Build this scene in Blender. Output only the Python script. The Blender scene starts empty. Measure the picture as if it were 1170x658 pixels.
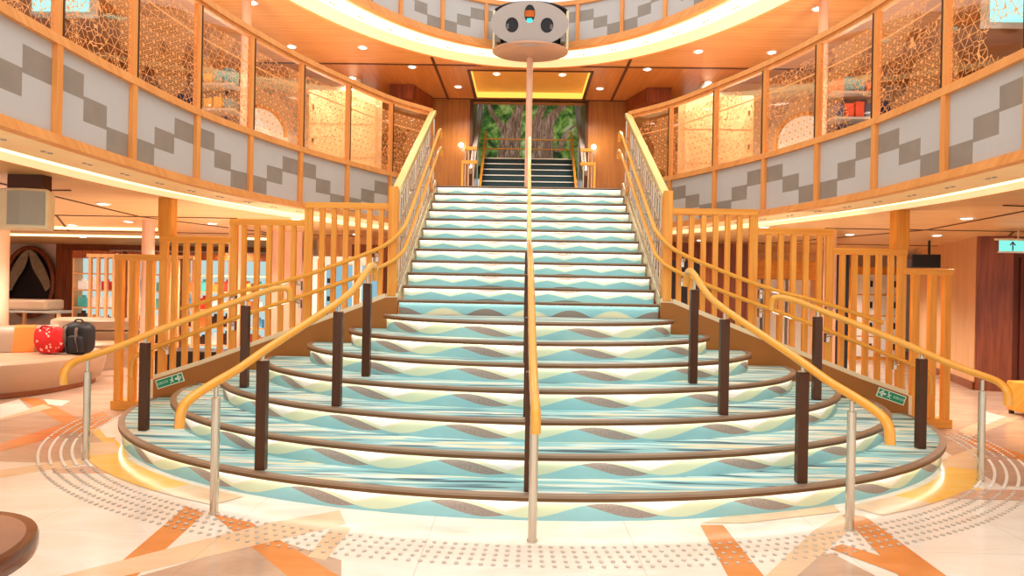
import bpy, bmesh, math, random
from mathutils import Vector, Matrix
random.seed(7)
PI=math.pi
scn=bpy.context.scene
COL=scn.collection
sin,cos,sqrt=math.sin,math.cos,math.sqrt

# ------------------------------------------------------------------ colour
def lin(c): return c/12.92 if c<=.04045 else ((c+.055)/1.055)**2.4
def hx(h):
    h=h.lstrip('#'); return tuple(lin(int(h[i:i+2],16)/255) for i in (0,2,4))+(1.0,)

# ------------------------------------------------------------------ node expressions
class X:
    def __init__(s,nt,v): s.nt=nt; s.v=v
    def _op(s,op,*a):
        n=s.nt.nodes.new('ShaderNodeMath'); n.operation=op
        for i,b in enumerate((s,)+a):
            b=b.v if isinstance(b,X) else b
            if isinstance(b,(int,float)): n.inputs[i].default_value=b
            else: s.nt.links.new(b,n.inputs[i])
        return X(s.nt,n.outputs[0])
    def __add__(s,o): return s._op('ADD',o)
    __radd__=__add__
    def __sub__(s,o): return s._op('SUBTRACT',o)
    def __rsub__(s,o): return X(s.nt,o)._op('SUBTRACT',s)
    def __mul__(s,o): return s._op('MULTIPLY',o)
    __rmul__=__mul__
    def __truediv__(s,o): return s._op('DIVIDE',o)
    def sin(s): return s._op('SINE')
    def abs(s): return s._op('ABSOLUTE')
    def frac(s): return s._op('FRACT')
    def floor(s): return s._op('FLOOR')
    def gt(s,o): return s._op('GREATER_THAN',o)
    def lt(s,o): return s._op('LESS_THAN',o)
    def max(s,o): return s._op('MAXIMUM',o)
    def min(s,o): return s._op('MINIMUM',o)
    def step(s,a,b):
        n=s.nt.nodes.new('ShaderNodeMapRange'); n.interpolation_type='SMOOTHSTEP'
        s.nt.links.new(s.v,n.inputs[0]); n.inputs[1].default_value=a; n.inputs[2].default_value=b
        return X(s.nt,n.outputs[0])
def cmix(nt,f,a,b):
    n=nt.nodes.new('ShaderNodeMix'); n.data_type='RGBA'
    for i,c in ((6,a),(7,b)):
        if isinstance(c,tuple): n.inputs[i].default_value=c
        else: nt.links.new(c,n.inputs[i])
    f=f.v if isinstance(f,X) else f
    if isinstance(f,(int,float)): n.inputs[0].default_value=f
    else: nt.links.new(f,n.inputs[0])
    return n.outputs[2]
def uv(nt):
    n=nt.nodes.new('ShaderNodeUVMap'); n.uv_map='UVMap'
    s=nt.nodes.new('ShaderNodeSeparateXYZ'); nt.links.new(n.outputs[0],s.inputs[0])
    return X(nt,s.outputs[0]),X(nt,s.outputs[1])
def vec(nt,a,b,c=0.0):
    n=nt.nodes.new('ShaderNodeCombineXYZ')
    for i,q in enumerate((a,b,c)):
        q=q.v if isinstance(q,X) else q
        if isinstance(q,(int,float)): n.inputs[i].default_value=q
        else: nt.links.new(q,n.inputs[i])
    return n.outputs[0]
def noise(nt,v,scale=1,detail=3,rough=.5,dist=0):
    n=nt.nodes.new('ShaderNodeTexNoise'); n.inputs['Scale'].default_value=scale; n.inputs['Detail'].default_value=detail
    n.inputs['Roughness'].default_value=rough; n.inputs['Distortion'].default_value=dist
    nt.links.new(v,n.inputs['Vector']); return X(nt,n.outputs[0])
def ramp(nt,f,stops,interp='LINEAR'):
    n=nt.nodes.new('ShaderNodeValToRGB'); r=n.color_ramp; r.interpolation=interp
    while len(r.elements)<len(stops): r.elements.new(.5)
    for e,(p,c) in zip(r.elements,stops): e.position=p; e.color=c
    nt.links.new(f.v,n.inputs[0]); return n.outputs[0]
def newmat(name):
    m=bpy.data.materials.new(name); m.use_nodes=True; nt=m.node_tree
    return m,nt,nt.nodes['Principled BSDF']
def objpos(nt):
    n=nt.nodes.new('ShaderNodeTexCoord'); return n.outputs['Object']
def plain(name,col,rough=.5,metal=0,var=.06,scale=6,emis=0,coat=0):
    m,nt,b=newmat(name); c=hx(col) if isinstance(col,str) else col
    d=tuple(x*(1-var*2) for x in c[:3])+(1,)
    n=noise(nt,objpos(nt),scale,3)
    nt.links.new(cmix(nt,n,d,tuple(min(1,x*(1+var)) for x in c[:3])+(1,)),b.inputs['Base Color'])
    b.inputs['Roughness'].default_value=rough; b.inputs['Metallic'].default_value=metal
    b.inputs['Coat Weight'].default_value=coat
    if emis:
        b.inputs['Emission Color'].default_value=c; b.inputs['Emission Strength'].default_value=emis
    return m
def wood(name,c1,c2,rough=.4,axis='Z',fine=30,plank=0,pc='#7a431c',pw=.02,coat=0,use_uv=False):
    m,nt,b=newmat(name)
    if use_uv:
        U,V=uv(nt)
    else:
        s=nt.nodes.new('ShaderNodeSeparateXYZ'); nt.links.new(objpos(nt),s.inputs[0])
        x,y,z=[X(nt,s.outputs[i]) for i in range(3)]
        if axis=='Z': U,V=z,x+y*.9
        elif axis=='X': U,V=x,y+z*.9
        else: U,V=y,x+z*.9
    n=noise(nt,vec(nt,U*1.2,V*fine),1,4,.6,.4)
    n2=noise(nt,vec(nt,U*.7,V*4),1,2)
    f=(n*.7+n2*.4).step(.3,.8)
    c=cmix(nt,f,hx(c1),hx(c2))
    if plank:
        q=(V/plank); k=q.frac()
        sh=noise(nt,vec(nt,q.floor()*7.3,0.0),1,0)
        c=cmix(nt,sh.step(.35,.65)*.35,c,hx(c1))
        c=cmix(nt,k.lt(pw)*.6,c,hx(pc))
    nt.links.new(c,b.inputs['Base Color']); b.inputs['Roughness'].default_value=rough; b.inputs['Coat Weight'].default_value=coat
    return m
def emit(name,col,st):
    m=bpy.data.materials.new(name); m.use_nodes=True; nt=m.node_tree; nt.nodes.clear()
    e=nt.nodes.new('ShaderNodeEmission'); e.inputs[0].default_value=hx(col); e.inputs[1].default_value=st
    o=nt.nodes.new('ShaderNodeOutputMaterial'); nt.links.new(e.outputs[0],o.inputs[0]); return m

M={}
M['fence']=wood('honey_oak','#E2902E','#F8B450',.45,'Z',26)
M['fence_x']=wood('honey_oak_rail','#E2902E','#F8B450',.45,'X',26)
M['trim']=wood('balcony_oak','#E2944E','#F4AE68',.45,'X',20)
M['rail']=plain('varnished_handrail','#F0AC40',.25,0,.05,8,coat=.5)
M['rail_pale']=plain('pale_brass_handrail','#F4DA94',.25,.1,.05,8,coat=.5)
M['steel']=plain('brushed_steel','#D9CFBE',.22,.85,.04,9)
M['bronze']=plain('dark_bronze','#58351E',.3,.3,.12,3)
M['stringer']=plain('bronze_brown_panel','#A86A26',.28,.3,.14,1.3)
M['cream']=plain('cream_paint','#F3E2BC',.4)
M['nose']=plain('taupe_nosing','#A48C76',.4,.15,.12,4)
M['nosedark']=plain('dark_nosing_edge','#76522C',.4,.1,.15,5)
M['ledw']=emit('warm_led','#FFF4E2',8.0)
M['cove']=emit('cove_light','#FFE2A8',2.6)
M['lipglow']=plain('glowing_cream_lip','#F8E0AC',.5,emis=.6)  # cove light falling on the lip, put in as emission
M['upwall']=plain('warm_grey_wall','#D2BEA8',.5,0,.12,1.5)
M['covegold']=emit('gold_cove','#FFCB5A',1.5)
M['lamp']=emit('downlight_glow','#FFF8EC',6.0)
M['white']=plain('white_paint','#F4F0EA',.4)
M['lipcream']=plain('cream_soffit_lip','#F6DFAE',.5)
M['soffit']=wood('pale_oak_soffit','#F2C286','#FAD8A4',.45,'X',14)
M['ceil_up']=wood('upper_ceiling_planks','#CC8848','#DFA264',.4,'X',22,.11,'#8a4a1c',.05)
M['ceil_up2']=wood('rear_ceiling_planks','#B87238','#CC8A48',.35,'Y',18,.14,'#8a4a1c',.04)
M['ceil_lo']=wood('lower_ceiling_veneer','#D8A468','#E8BC82',.4,'X',14)
M['groove']=plain('dark_groove','#5A2C16',.5)
M['wallwood']=wood('amber_wall_veneer','#8A5016','#A86C24',.35,'Z',22)
M['wallpale']=wood('pale_wall_veneer','#E4AE78','#F2C492',.4,'Z',22)
M['darkwood']=wood('rosewood_veneer','#6A2C12','#A05428',.3,'Z',18)
M['reddoor']=plain('maroon_door','#6A3222',.35,0,.08,2)
M['black']=plain('black_plastic','#18151A',.3)
M['blackbox']=plain('black_planter','#1A0F0C',.4)
M['pinkcol']=plain('rose_beige_column','#EEC0A4',.35,0,.04,3)
M['pinkwall']=plain('rose_grey_wall','#DCC2B4',.45,0,.05,3)
M['grey']=plain('grey_metal','#B8B0A6',.4,.3)
M['orange']=plain('orange_fabric','#F27A2A',.7)
M['taupe']=plain('taupe_leather','#BC9A7E',.42,0,.07,2)
M['taupe_d']=plain('taupe_leather_back','#A88A72',.45,0,.07,2)
M['plinth']=wood('sofa_plinth','#9A5A34','#B87048',.4,'X',20)
M['navy']=plain('navy_steps','#0C3A42',.5)
M['tablewood']=plain('table_top_brown','#9E7462',.2,0,.06,5,coat=.6)
M['tablerim']=plain('table_rim_brown','#6E3A22',.25,0,.12,4,coat=.5)
M['glitter']=None

b_=M['soffit'].node_tree.nodes['Principled BSDF']; b_.inputs['Emission Color'].default_value=hx('#FFD898'); b_.inputs['Emission Strength'].default_value=.12  # soft cove glow on the oak soffit put in as weak emission

# fascia perforated panel greys
def perforated(name,col,dark):
    m,nt,b=newmat(name); U,V=uv(nt)
    a=((U+V)*70).frac(); c=((U-V)*70).frac()
    k=a.lt(.35)*c.lt(.8)
    n=noise(nt,vec(nt,U*3,V*3),1,2)
    nt.links.new(cmix(nt,k*.55,cmix(nt,n,hx(col),tuple(x*.93 for x in hx(col)[:3])+(1,)),hx(dark)),b.inputs['Base Color']); b.inputs['Roughness'].default_value=.5
    return m
M['perf']=perforated('perforated_grey_panel','#CCC8C6','#A49E9A')
M['perfd']=plain('taupe_square_inlay','#9C9288',.45,.1,.09,7)
M['glitter']=plain('speckled_grey_metal','#BDB2AC',.35,.2,.22,160)

# ---- patterned lattice glass
def lattice_mat(name,seed):
    m=bpy.data.materials.new(name); m.use_nodes=True; nt=m.node_tree; nt.nodes.clear()
    U,V=uv(nt); S=.09
    def line(ang,off,w,sp):
        d=(U*cos(ang)+V*sin(ang))/sp+off
        return (d.frac()-.5).abs().gt(.5-w)
    g=None
    for k in range(3):
        l=line(PI/2+k*PI/3,0,.032,S*sqrt(3)/2)
        g=l if g is None else g.max(l)
    h=None
    for k in range(3):
        l=line(k*PI/3,0,.05,S/2)
        h=l if h is None else h.max(l)
    vo=nt.nodes.new('ShaderNodeTexVoronoi'); vo.feature='DISTANCE_TO_EDGE'; vo.inputs['Scale'].default_value=19
    nt.links.new(vec(nt,U,V,seed),vo.inputs['Vector']); vv=X(nt,vo.outputs[0]).lt(.045)
    reg=noise(nt,vec(nt,U*2.0,V*2.0,seed*3.1),1,1)
    star=g.max(h*reg.gt(.5)); pat=vv*reg.lt(.43)
    pat=pat.max(star*reg.gt(.43))
    pane_line=(V-.70).abs().lt(.010)  # one orange line drawn across the pane at a fixed height
    mask=noise(nt,vec(nt,U*1.3,V*1.3,seed*1.7+9),1,1).gt(.36)*V.lt(.88)
    pat=(pat*mask).max(pane_line*.8)
    tr=nt.nodes.new('ShaderNodeBsdfTransparent'); tr.inputs[0].default_value=(.97,.93,.88,1)
    gl=nt.nodes.new('ShaderNodeBsdfGlossy'); gl.inputs['Roughness'].default_value=.03; gl.inputs[0].default_value=(1,.9,.8,1)
    mx=nt.nodes.new('ShaderNodeMixShader'); mx.inputs[0].default_value=.16
    nt.links.new(tr.outputs[0],mx.inputs[1]); nt.links.new(gl.outputs[0],mx.inputs[2])
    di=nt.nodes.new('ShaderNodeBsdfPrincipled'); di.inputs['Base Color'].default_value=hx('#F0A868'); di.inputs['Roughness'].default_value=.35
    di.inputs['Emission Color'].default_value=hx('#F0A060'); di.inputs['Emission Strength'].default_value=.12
    mf=nt.nodes.new('ShaderNodeMixShader'); nt.links.new(pat.v,mf.inputs[0]); nt.links.new(mx.outputs[0],mf.inputs[1]); nt.links.new(di.outputs[0],mf.inputs[2])
    o=nt.nodes.new('ShaderNodeOutputMaterial'); nt.links.new(mf.outputs[0],o.inputs[0]); return m
M['trim_z']=wood('balcony_oak_post','#DE8C44','#F0A85E',.45,'Z',20)
M['lattice']=lattice_mat('lattice_patterned_glass',1.0)
def clearglass(name):
    m=bpy.data.materials.new(name); m.use_nodes=True; nt=m.node_tree; nt.nodes.clear()
    tr=nt.nodes.new('ShaderNodeBsdfTransparent'); tr.inputs[0].default_value=(.93,.95,.93,1)
    gl=nt.nodes.new('ShaderNodeBsdfGlossy'); gl.inputs['Roughness'].default_value=.03
    mx=nt.nodes.new('ShaderNodeMixShader'); mx.inputs[0].default_value=.14
    nt.links.new(tr.outputs[0],mx.inputs[1]); nt.links.new(gl.outputs[0],mx.inputs[2])
    o=nt.nodes.new('ShaderNodeOutputMaterial'); nt.links.new(mx.outputs[0],o.inputs[0]); return m
M['glass']=clearglass('clear_glass')

# ---- carpet
C_TEAL=hx('#96CACE'); C_CY=hx('#A9DAE2'); C_CREAM=hx('#F0E8C6'); C_GRN=hx('#DCE6C6'); C_TAU=hx('#9A8A84'); C_WH=hx('#FAF8F4'); C_DK=hx('#4E6470'); C_DT=hx('#6E98A2')
def tread_mat():
    m,nt,b=newmat('streaked_tread_carpet'); U,V=uv(nt)
    w=noise(nt,vec(nt,U*.9,V*3.0,3.0),1,2)
    n=noise(nt,vec(nt,U*.8,V*11+w*2.0),1,2,.5)
    c=ramp(nt,n,[(0,C_DK),(.33,C_DK),(.37,C_DT),(.42,C_TEAL),(.50,hx('#98CED6')),(.53,C_CY),(.56,hx('#E4F0EE')),(.60,C_GRN),(.62,C_WH),(.70,C_CY),(.76,C_TEAL)])
    n2=noise(nt,vec(nt,U*1.0+5,V*15-w*2,7.0),1,1,.5)
    c=cmix(nt,n2.step(.64,.67),c,C_DK)
    c=cmix(nt,n2.step(.40,.36),c,C_CREAM)
    fz=noise(nt,vec(nt,U*140,V*140),1,2)
    c=cmix(nt,fz*.18,c,C_DK)
    nt.links.new(c,b.inputs['Base Color']); b.inputs['Roughness'].default_value=.9; return m
def riser_lower():
    m,nt,b=newmat('wave_riser_carpet'); U,V=uv(nt)      # U metres, V 0..1
    P=2*PI
    c1=.44+.34*((U+.52)*P+PI/2).sin()
    c2=.44+.34*((U+.78)*P+PI/2).sin()
    tl=noise(nt,vec(nt,U*9,V*3),1,2)
    c=cmix(nt,tl*.6,C_TEAL,C_CY)
    c=cmix(nt,(V-c1.min(c2)).step(0,.02),c,C_GRN)
    c=cmix(nt,(V-c1.max(c2)-.04).step(0,.10),c,C_CREAM)
    c=cmix(nt,(V-c1.max(c2)-.14).step(0,.05),c,C_WH)
    lens=(V-c2).step(0,.015)*(c1-V).step(0,.015)
    tn=noise(nt,vec(nt,U*60,V*12),1,2)
    c=cmix(nt,lens,c,cmix(nt,tn,hx('#83766E'),hx('#BCAEA4')))
    top=.90-.13*((U-.03)*P+PI/2).sin()
    c=cmix(nt,(V-top).step(0,.03)*.8,c,hx('#CDBDB4'))
    fz=noise(nt,vec(nt,U*120,V*18),1,2)
    c=cmix(nt,fz*.15,c,C_TAU)
    nt.links.new(c,b.inputs['Base Color']); b.inputs['Roughness'].default_value=.9; return m
def riser_upper():
    m,nt,b=newmat('peaked_wave_riser_carpet'); U,V=uv(nt)
    A=U.abs()
    q=((A-.23)/.46).frac()-.5           # peaks at A=.23+.46k
    pk=.64-.46*(.5-q.abs()*1.0).abs()*1.6
    c=cmix(nt,noise(nt,vec(nt,U*9,V*3),1,2)*.5,C_TEAL,C_CY)
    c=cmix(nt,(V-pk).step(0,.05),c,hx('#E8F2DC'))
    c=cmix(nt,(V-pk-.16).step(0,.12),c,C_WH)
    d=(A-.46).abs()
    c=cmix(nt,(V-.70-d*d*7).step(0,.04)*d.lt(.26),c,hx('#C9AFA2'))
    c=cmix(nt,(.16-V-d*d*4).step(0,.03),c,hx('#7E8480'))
    nt.links.new(c,b.inputs['Base Color']); b.inputs['Roughness'].default_value=.9; return m
def riser_mid():
    m,nt,b=newmat('mound_riser_carpet'); U,V=uv(nt); P=2*PI
    w=((U/.96)*P+PI/2).sin()          # +1 at 0, +-.96 -> cream mounds
    c=cmix(nt,noise(nt,vec(nt,U*9,V*3),1,2)*.5,C_TEAL,C_CY)
    c=cmix(nt,(w*.55-V+.02).step(0,.06),c,C_GRN)
    c=cmix(nt,(w*.55-V-.1).step(0,.06),c,C_CREAM)
    c=cmix(nt,(w*-.55-V).step(0,.04),c,hx('#96887E'))
    nt.links.new(c,b.inputs['Base Color']); b.inputs['Roughness'].default_value=.9; return m
M['tread']=tread_mat(); M['r_lo']=riser_lower(); M['r_up']=riser_upper(); M['r_mid']=riser_mid()

# ---- floor materials
def stone(name,c1,c2,rough=.16,emis=0):
    m,nt,b=newmat(name); p=objpos(nt)
    mp=nt.nodes.new('ShaderNodeMapping'); mp.inputs['Scale'].default_value=(.9,2.6,1); nt.links.new(p,mp.inputs[0])
    n=noise(nt,mp.outputs[0],1.6,5,.62,.8)
    s=nt.nodes.new('ShaderNodeSeparateXYZ'); nt.links.new(p,s.inputs[0])
    x=X(nt,s.outputs[0]); y=X(nt,s.outputs[1])
    j=((x/1.2+.5).frac()).lt(.006).max((y/.9).frac().lt(.006))
    c=cmix(nt,n.step(.3,.7),hx(c1),hx(c2))
    c=cmix(nt,j*.25,c,hx('#9A8270'))
    nt.links.new(c,b.inputs['Base Color']); b.inputs['Roughness'].default_value=rough
    b.inputs['Specular IOR Level'].default_value=.5; return m
M['marble']=stone('cream_marble','#F2E6D8','#FBF5EC')
M['tan']=stone('tan_marble','#C2A48E','#D6BAA4')
M['fl_orange']=stone('orange_inlay','#DC8E50','#E8A066')
M['fl_pale']=stone('apricot_inlay_and_glow','#E8C8A4','#F0D6B6')
M['fl_gold']=stone('golden_inlay_and_glow','#F4C25A','#F8D07C')
M['fl_rose']=stone('rose_inlay','#D9B096','#E4C2AA')

# ------------------------------------------------------------------ mesh builder
class MB:
    def __init__(s): s.v=[];s.f=[];s.m=[];s.uv=[];s.sm=[]
    def face(s,pts,mi=0,uvs=None,smooth=False):
        i=len(s.v); s.v+= [tuple(p) for p in pts]; s.f.append(tuple(range(i,i+len(pts)))); s.m.append(mi)
        s.uv.append(uvs or [(p[0],p[1]) for p in pts]); s.sm.append(smooth)
    def prism(s,pts,ext,mi=0,side=None,cap=True):
        """pts: list of Vectors (planar polygon), ext: Vector extrusion"""
        pts=[Vector(p) for p in pts]; e=Vector(ext); q=[p+e for p in pts]
        n=Vector((0,0,0))
        for a,b in zip(pts,pts[1:]+pts[:1]): n+=a.cross(b)
        if n.dot(e)>0: pts,q=[*reversed(pts)],[*reversed(q)]
        if cap: s.face(pts,mi); s.face([*reversed(q)],mi)
        k=len(pts)
        for i in range(k):
            j=(i+1)%k; s.face([pts[j],pts[i],q[i],q[j]],mi if side is None else side)
    def box(s,x0,x1,y0,y1,z0,z1,mi=0):
        s.prism([(x0,y0,z0),(x1,y0,z0),(x1,y1,z0),(x0,y1,z0)],(0,0,z1-z0),mi)
    def obox(s,p0,p1,w,h,mi=0,up=Vector((0,0,1))):
        """beam from p0 to p1, width w (horizontal), height h"""
        p0=Vector(p0);p1=Vector(p1);d=(p1-p0).normalized(); r=d.cross(up)
        r=r.normalized() if r.length>1e-4 else Vector((1,0,0)); u=r.cross(d)
        c=[p0+r*a*w/2+u*b*h/2 for a,b in((-1,-1),(1,-1),(1,1),(-1,1))]
        s.prism(c,p1-p0,mi)
    def sweep(s,path,prof,mi=0,closed=False,cap=True,up=Vector((0,0,1)),smooth=True,ul=None):
        """profile (a,b) in (side,up) along path"""
        P=[Vector(p) for p in path]; n=len(P); rings=[]; L=0
        for i,p in enumerate(P):
            a=P[i-1] if i>0 else (P[-1] if closed else P[0]); b=P[(i+1)%n] if (i<n-1 or closed) else P[-1]
            t=(b-a).normalized(); r=t.cross(up)
            if r.length<1e-3: r=s._r if hasattr(s,'_r') else Vector((1,0,0))
            r.normalize()
            if hasattr(s,'_r') and i>0 and r.dot(s._r)<0 and abs(t.dot(up))>.5: r=-r
            s._r=r; u=r.cross(t).normalized()
            k=1.0
            if 0<i<n-1:
                cs=(P[i]-P[i-1]).normalized().dot((P[i+1]-P[i]).normalized()); k=1/max(.5,sqrt((1+max(-.5,cs))/2))
            rings.append([p+r*q[0]*(k if abs(t.dot(up))<.7 else 1)+u*q[1] for q in prof])
        if hasattr(s,'_r'): del s._r
        m=len(prof)
        dist=[0]
        for i in range(1,n): dist.append(dist[-1]+(P[i]-P[i-1]).length)
        for i in range(n-1 if not closed else n):
            A=rings[i];B=rings[(i+1)%n]
            for j in range(m):
                k=(j+1)%m
                s.face([A[j],A[k],B[k],B[j]],mi,[(dist[i],j*.05),(dist[i],k*.05),(dist[(i+1)%n],k*.05),(dist[(i+1)%n],j*.05)],smooth)
        if cap and not closed:
            s.face([*reversed(rings[0])],mi); s.face(rings[-1],mi)
    def tube(s,path,r,mi=0,seg=10,cap=True):
        P=[Vector(p) for p in path]; n=len(P)
        t0=(P[1]-P[0]).normalized(); u=Vector((0,0,1)) if abs(t0.z)<.9 else Vector((0,1,0)); R=t0.cross(u).normalized(); rings=[]
        prev=t0
        for i,p in enumerate(P):
            a=P[max(0,i-1)]; b=P[min(n-1,i+1)]; t=(b-a).normalized()
            q=prev.rotation_difference(t); R=q@R; R=(R-t*R.dot(t)).normalized(); prev=t; B=t.cross(R)
            rr=r[i] if isinstance(r,(list,tuple)) else r
            rings.append([p+R*cos(2*PI*k/seg)*rr+B*sin(2*PI*k/seg)*rr for k in range(seg)])
        for A,Bq in zip(rings,rings[1:]):
            for j in range(seg):
                k=(j+1)%seg; s.face([A[j],A[k],Bq[k],Bq[j]],mi,None,True)
        if cap: s.face([*reversed(rings[0])],mi); s.face(rings[-1],mi)
    def lathe(s,prof,c=(0,0,0),seg=24,mi=0,sx=1,sy=1,smooth=True):
        c=Vector(c); rings=[[c+Vector((r*cos(2*PI*k/seg)*sx,r*sin(2*PI*k/seg)*sy,z)) for k in range(seg)] for r,z in prof]
        for A,B in zip(rings,rings[1:]):
            for j in range(seg):
                k=(j+1)%seg; s.face([A[j],A[k],B[k],B[j]],mi,None,smooth)
        s.face([*reversed(rings[0])],mi); s.face(rings[-1],mi)
    def build(s,name,mats,parent=None,loc=None,merge=True,bevel=0,autos=None):
        me=bpy.data.meshes.new(name); me.from_pydata(s.v,[],s.f)
        for mt in (mats if isinstance(mats,(list,tuple)) else [mats]): me.materials.append(M[mt] if isinstance(mt,str) else mt)
        me.polygons.foreach_set('material_index',s.m); me.polygons.foreach_set('use_smooth',s.sm)
        ul=me.uv_layers.new(name='UVMap'); flat=[c for f in s.uv for p in f for c in p]; ul.data.foreach_set('uv',flat)
        if merge:
            bm=bmesh.new(); bm.from_mesh(me); bmesh.ops.remove_doubles(bm,verts=bm.verts,dist=1e-5)
            bm.to_mesh(me); bm.free()
        o=bpy.data.objects.new(name,me); COL.objects.link(o)
        if loc: 
            me.transform(Matrix.Translation(-Vector(loc))); o.location=loc
        if parent:
            o.parent=parent; o.matrix_parent_inverse=Matrix.Translation(-parent.location) if not loc else Matrix.Identity(4)
            if loc: o.location=Vector(loc)-parent.location
        if bevel:
            b=o.modifiers.new('bevel','BEVEL'); b.width=bevel; b.segments=2; b.limit_method='ANGLE'
        me.update()
        if any(s.sm): me.set_sharp_from_angle(angle=math.radians(38))
        return o
def thing(name,label,cat,loc=(0,0,0),group=None):
    o=bpy.data.objects.new(name,None); COL.objects.link(o); o.location=loc; o['label']=label; o['category']=cat
    if group: o['group']=group
    o.empty_display_size=.1
    return o
def tag(o,label,cat,group=None):
    o['label']=label; o['category']=cat
    if group: o['group']=group
    return o
def struct(o): o['kind']='structure'; return o
def dup(src,loc,label=None,group=None,rz=None):
    r=src.copy(); COL.objects.link(r); r.location=loc
    if rz is not None: r.rotation_euler=(0,0,rz)
    if label: r['label']=label
    if group: r['group']=group
    for ch in list(src.children):
        c=ch.copy(); COL.objects.link(c); c.parent=r
        for g in ch.children:
            d=g.copy(); COL.objects.link(d); d.parent=c
    return r
def chaikin(P,n=2):
    P=[Vector(p) for p in P]
    for _ in range(n):
        Q=[P[0]]
        for a,b in zip(P,P[1:]): Q+= [a.lerp(b,.25),a.lerp(b,.75)]
        Q.append(P[-1]); P=Q
    return P

# ------------------------------------------------------------------ camera
cx,H,yaw,roll,fpx=-.066,1.475,.0175,.0188,707.0
c_,s_=cos(yaw),sin(yaw)
Fv=Vector((-s_,c_,0)); Rv=Vector((c_*cos(roll),s_*cos(roll),sin(roll))); Uv=Vector((-c_*sin(roll),-s_*sin(roll),cos(roll)))
cam=bpy.data.cameras.new('camera'); co=bpy.data.objects.new('camera',cam); COL.objects.link(co)
co.matrix_world=Matrix(((Rv.x,Uv.x,-Fv.x,cx),(Rv.y,Uv.y,-Fv.y,0),(Rv.z,Uv.z,-Fv.z,H),(0,0,0,1)))
cam.sensor_width=36; cam.lens=36*fpx/1170; cam.clip_start=.05; cam.clip_end=200
scn.camera=co

# helpers to place surveyed points (world coordinates from image measurements)
def atz(x,y,z):
    d=Fv+Rv*((x-585)/fpx)+Uv*(-(y-329)/fpx); t=(z-H)/d.z; return (cx+t*d.x,t*d.y)

# ================================================================== DIMENSIONS
r=.165
LAND=3.10; rU=(LAND-8*r)/11; tU=.267; Y8=7.0; WF=1.48
Y19=Y8+11*tU
A_=[4.2,3.75,3.3,2.88,2.44,2.0,1.62]; D_=[3.90,4.235,4.585,4.97,5.32,5.57,5.84]
EC=7.0

# ================================================================== STAIRCASE
stairs=thing('grand_staircase','wide central staircase with teal and cream wave carpet fanning out onto the marble floor','staircase',(0,5.5,0))
def ell(a,b,n=72,t0=PI,t1=2*PI):
    return [Vector((a*cos(t0+(t1-t0)*i/n),EC+b*sin(t0+(t1-t0)*i/n),0)) for i in range(n+1)]
for i in range(1,8):
    a,b=A_[i-1],EC-D_[i-1]; z0,z1=(i-1)*r,i*r
    mb=MB(); P=ell(a-.035,b-.035); 
    # arc length centred
    L=[0]
    for p,q in zip(P,P[1:]): L.append(L[-1]+(q-p).length)
    mid=L[len(L)//2]
    for k in range(len(P)-1):
        p,q=P[k],P[k+1]; u0,u1=L[k]-mid,L[k+1]-mid
        mb.face([(p.x,p.y,z0),(q.x,q.y,z0),(q.x,q.y,z1-.02),(p.x,p.y,z1-.02)],1,[(u0,0),(u1,0),(u1,1),(u0,1)],True)
    # tread: strips from outline to back line
    P2=ell(a-.05,b-.05); top=z1
    for k in range(len(P2)-1):
        p,q=P2[k],P2[k+1]
        mb.face([(p.x,p.y,top),(q.x,q.y,top),(q.x,EC+.0,top),(p.x,EC+.0,top)],0,[(p.x,p.y+i*1.7),(q.x,q.y+i*1.7),(q.x,EC+i*1.7),(p.x,EC+i*1.7)])
    step=mb.build('step',['tread','r_lo'],stairs)
    nb=MB(); O=ell(a,b); I=ell(a-.055,b-.055)
    for k in range(len(O)-1):
        o0,o1,i0,i1=O[k],O[k+1],I[k],I[k+1]
        def v(p,z): return (p.x,p.y,z)
        nb.face([v(o0,z1+.004),v(o1,z1+.004),v(i1,z1+.004),v(i0,z1+.004)],0)
        nb.face([v(o0,z1-.012),v(o1,z1-.012),v(o1,z1+.004),v(o0,z1+.004)],0,None,True)
        nb.face([v(o0,z1-.034),v(o1,z1-.034),v(o1,z1-.012),v(o0,z1-.012)],1,None,True)
        nb.face([v(i0,z1-.034),v(i1,z1-.034),v(o1,z1-.034),v(o0,z1-.034)],1)
    nb.build('nosing',['nose','nosedark'],step)
    lb=MB(); S1=ell(a-.012,b-.012); S2=ell(a-.028,b-.028)
    for k in range(len(S1)-1):
        lb.face([(S1[k].x,S1[k].y,z1-.0355),(S2[k].x,S2[k].y,z1-.0355),(S2[k+1].x,S2[k+1].y,z1-.0355),(S1[k+1].x,S1[k+1].y,z1-.0355)],0)
    lb.build('light_strip',['ledw'],step)
for i in range(8,20):
    z1=8*r+(i-8)*rU; z0=z1-(r if i==8 else rU); y0=Y8+(i-8)*tU; y1=y0+(tU if i<19 else .02)
    mb=MB(); w=WF-.01
    mb.face([(-w,y0+.02,z0),(w,y0+.02,z0),(w,y0+.02,z1-.02),(-w,y0+.02,z1-.02)],1,[(-w,0),(w,0),(w,1),(-w,1)])
    mb.face([(-w,y0+.02,z1),(w,y0+.02,z1),(w,y1+.03,z1),(-w,y1+.03,z1)],0,[(-w,y0+i),(w,y0+i),(w,y1+i),(-w,y1+i)])
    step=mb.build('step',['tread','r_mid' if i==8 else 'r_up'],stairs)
    nb=MB(); nb.box(-WF,WF,y0-.012,y0+.04,z1-.012,z1+.004,0); nb.box(-WF,WF,y0-.008,y0+.03,z1-.032,z1-.0125,1); nb.build('nosing',['nose','nosedark'],step)
    lb=MB(); lb.face([(-w,y0-.002,z1-.034),(-w,y0+.012,z1-.034),(w,y0+.012,z1-.034),(w,y0-.002,z1-.034)],0); lb.build('light_strip',['ledw'],step)
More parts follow.
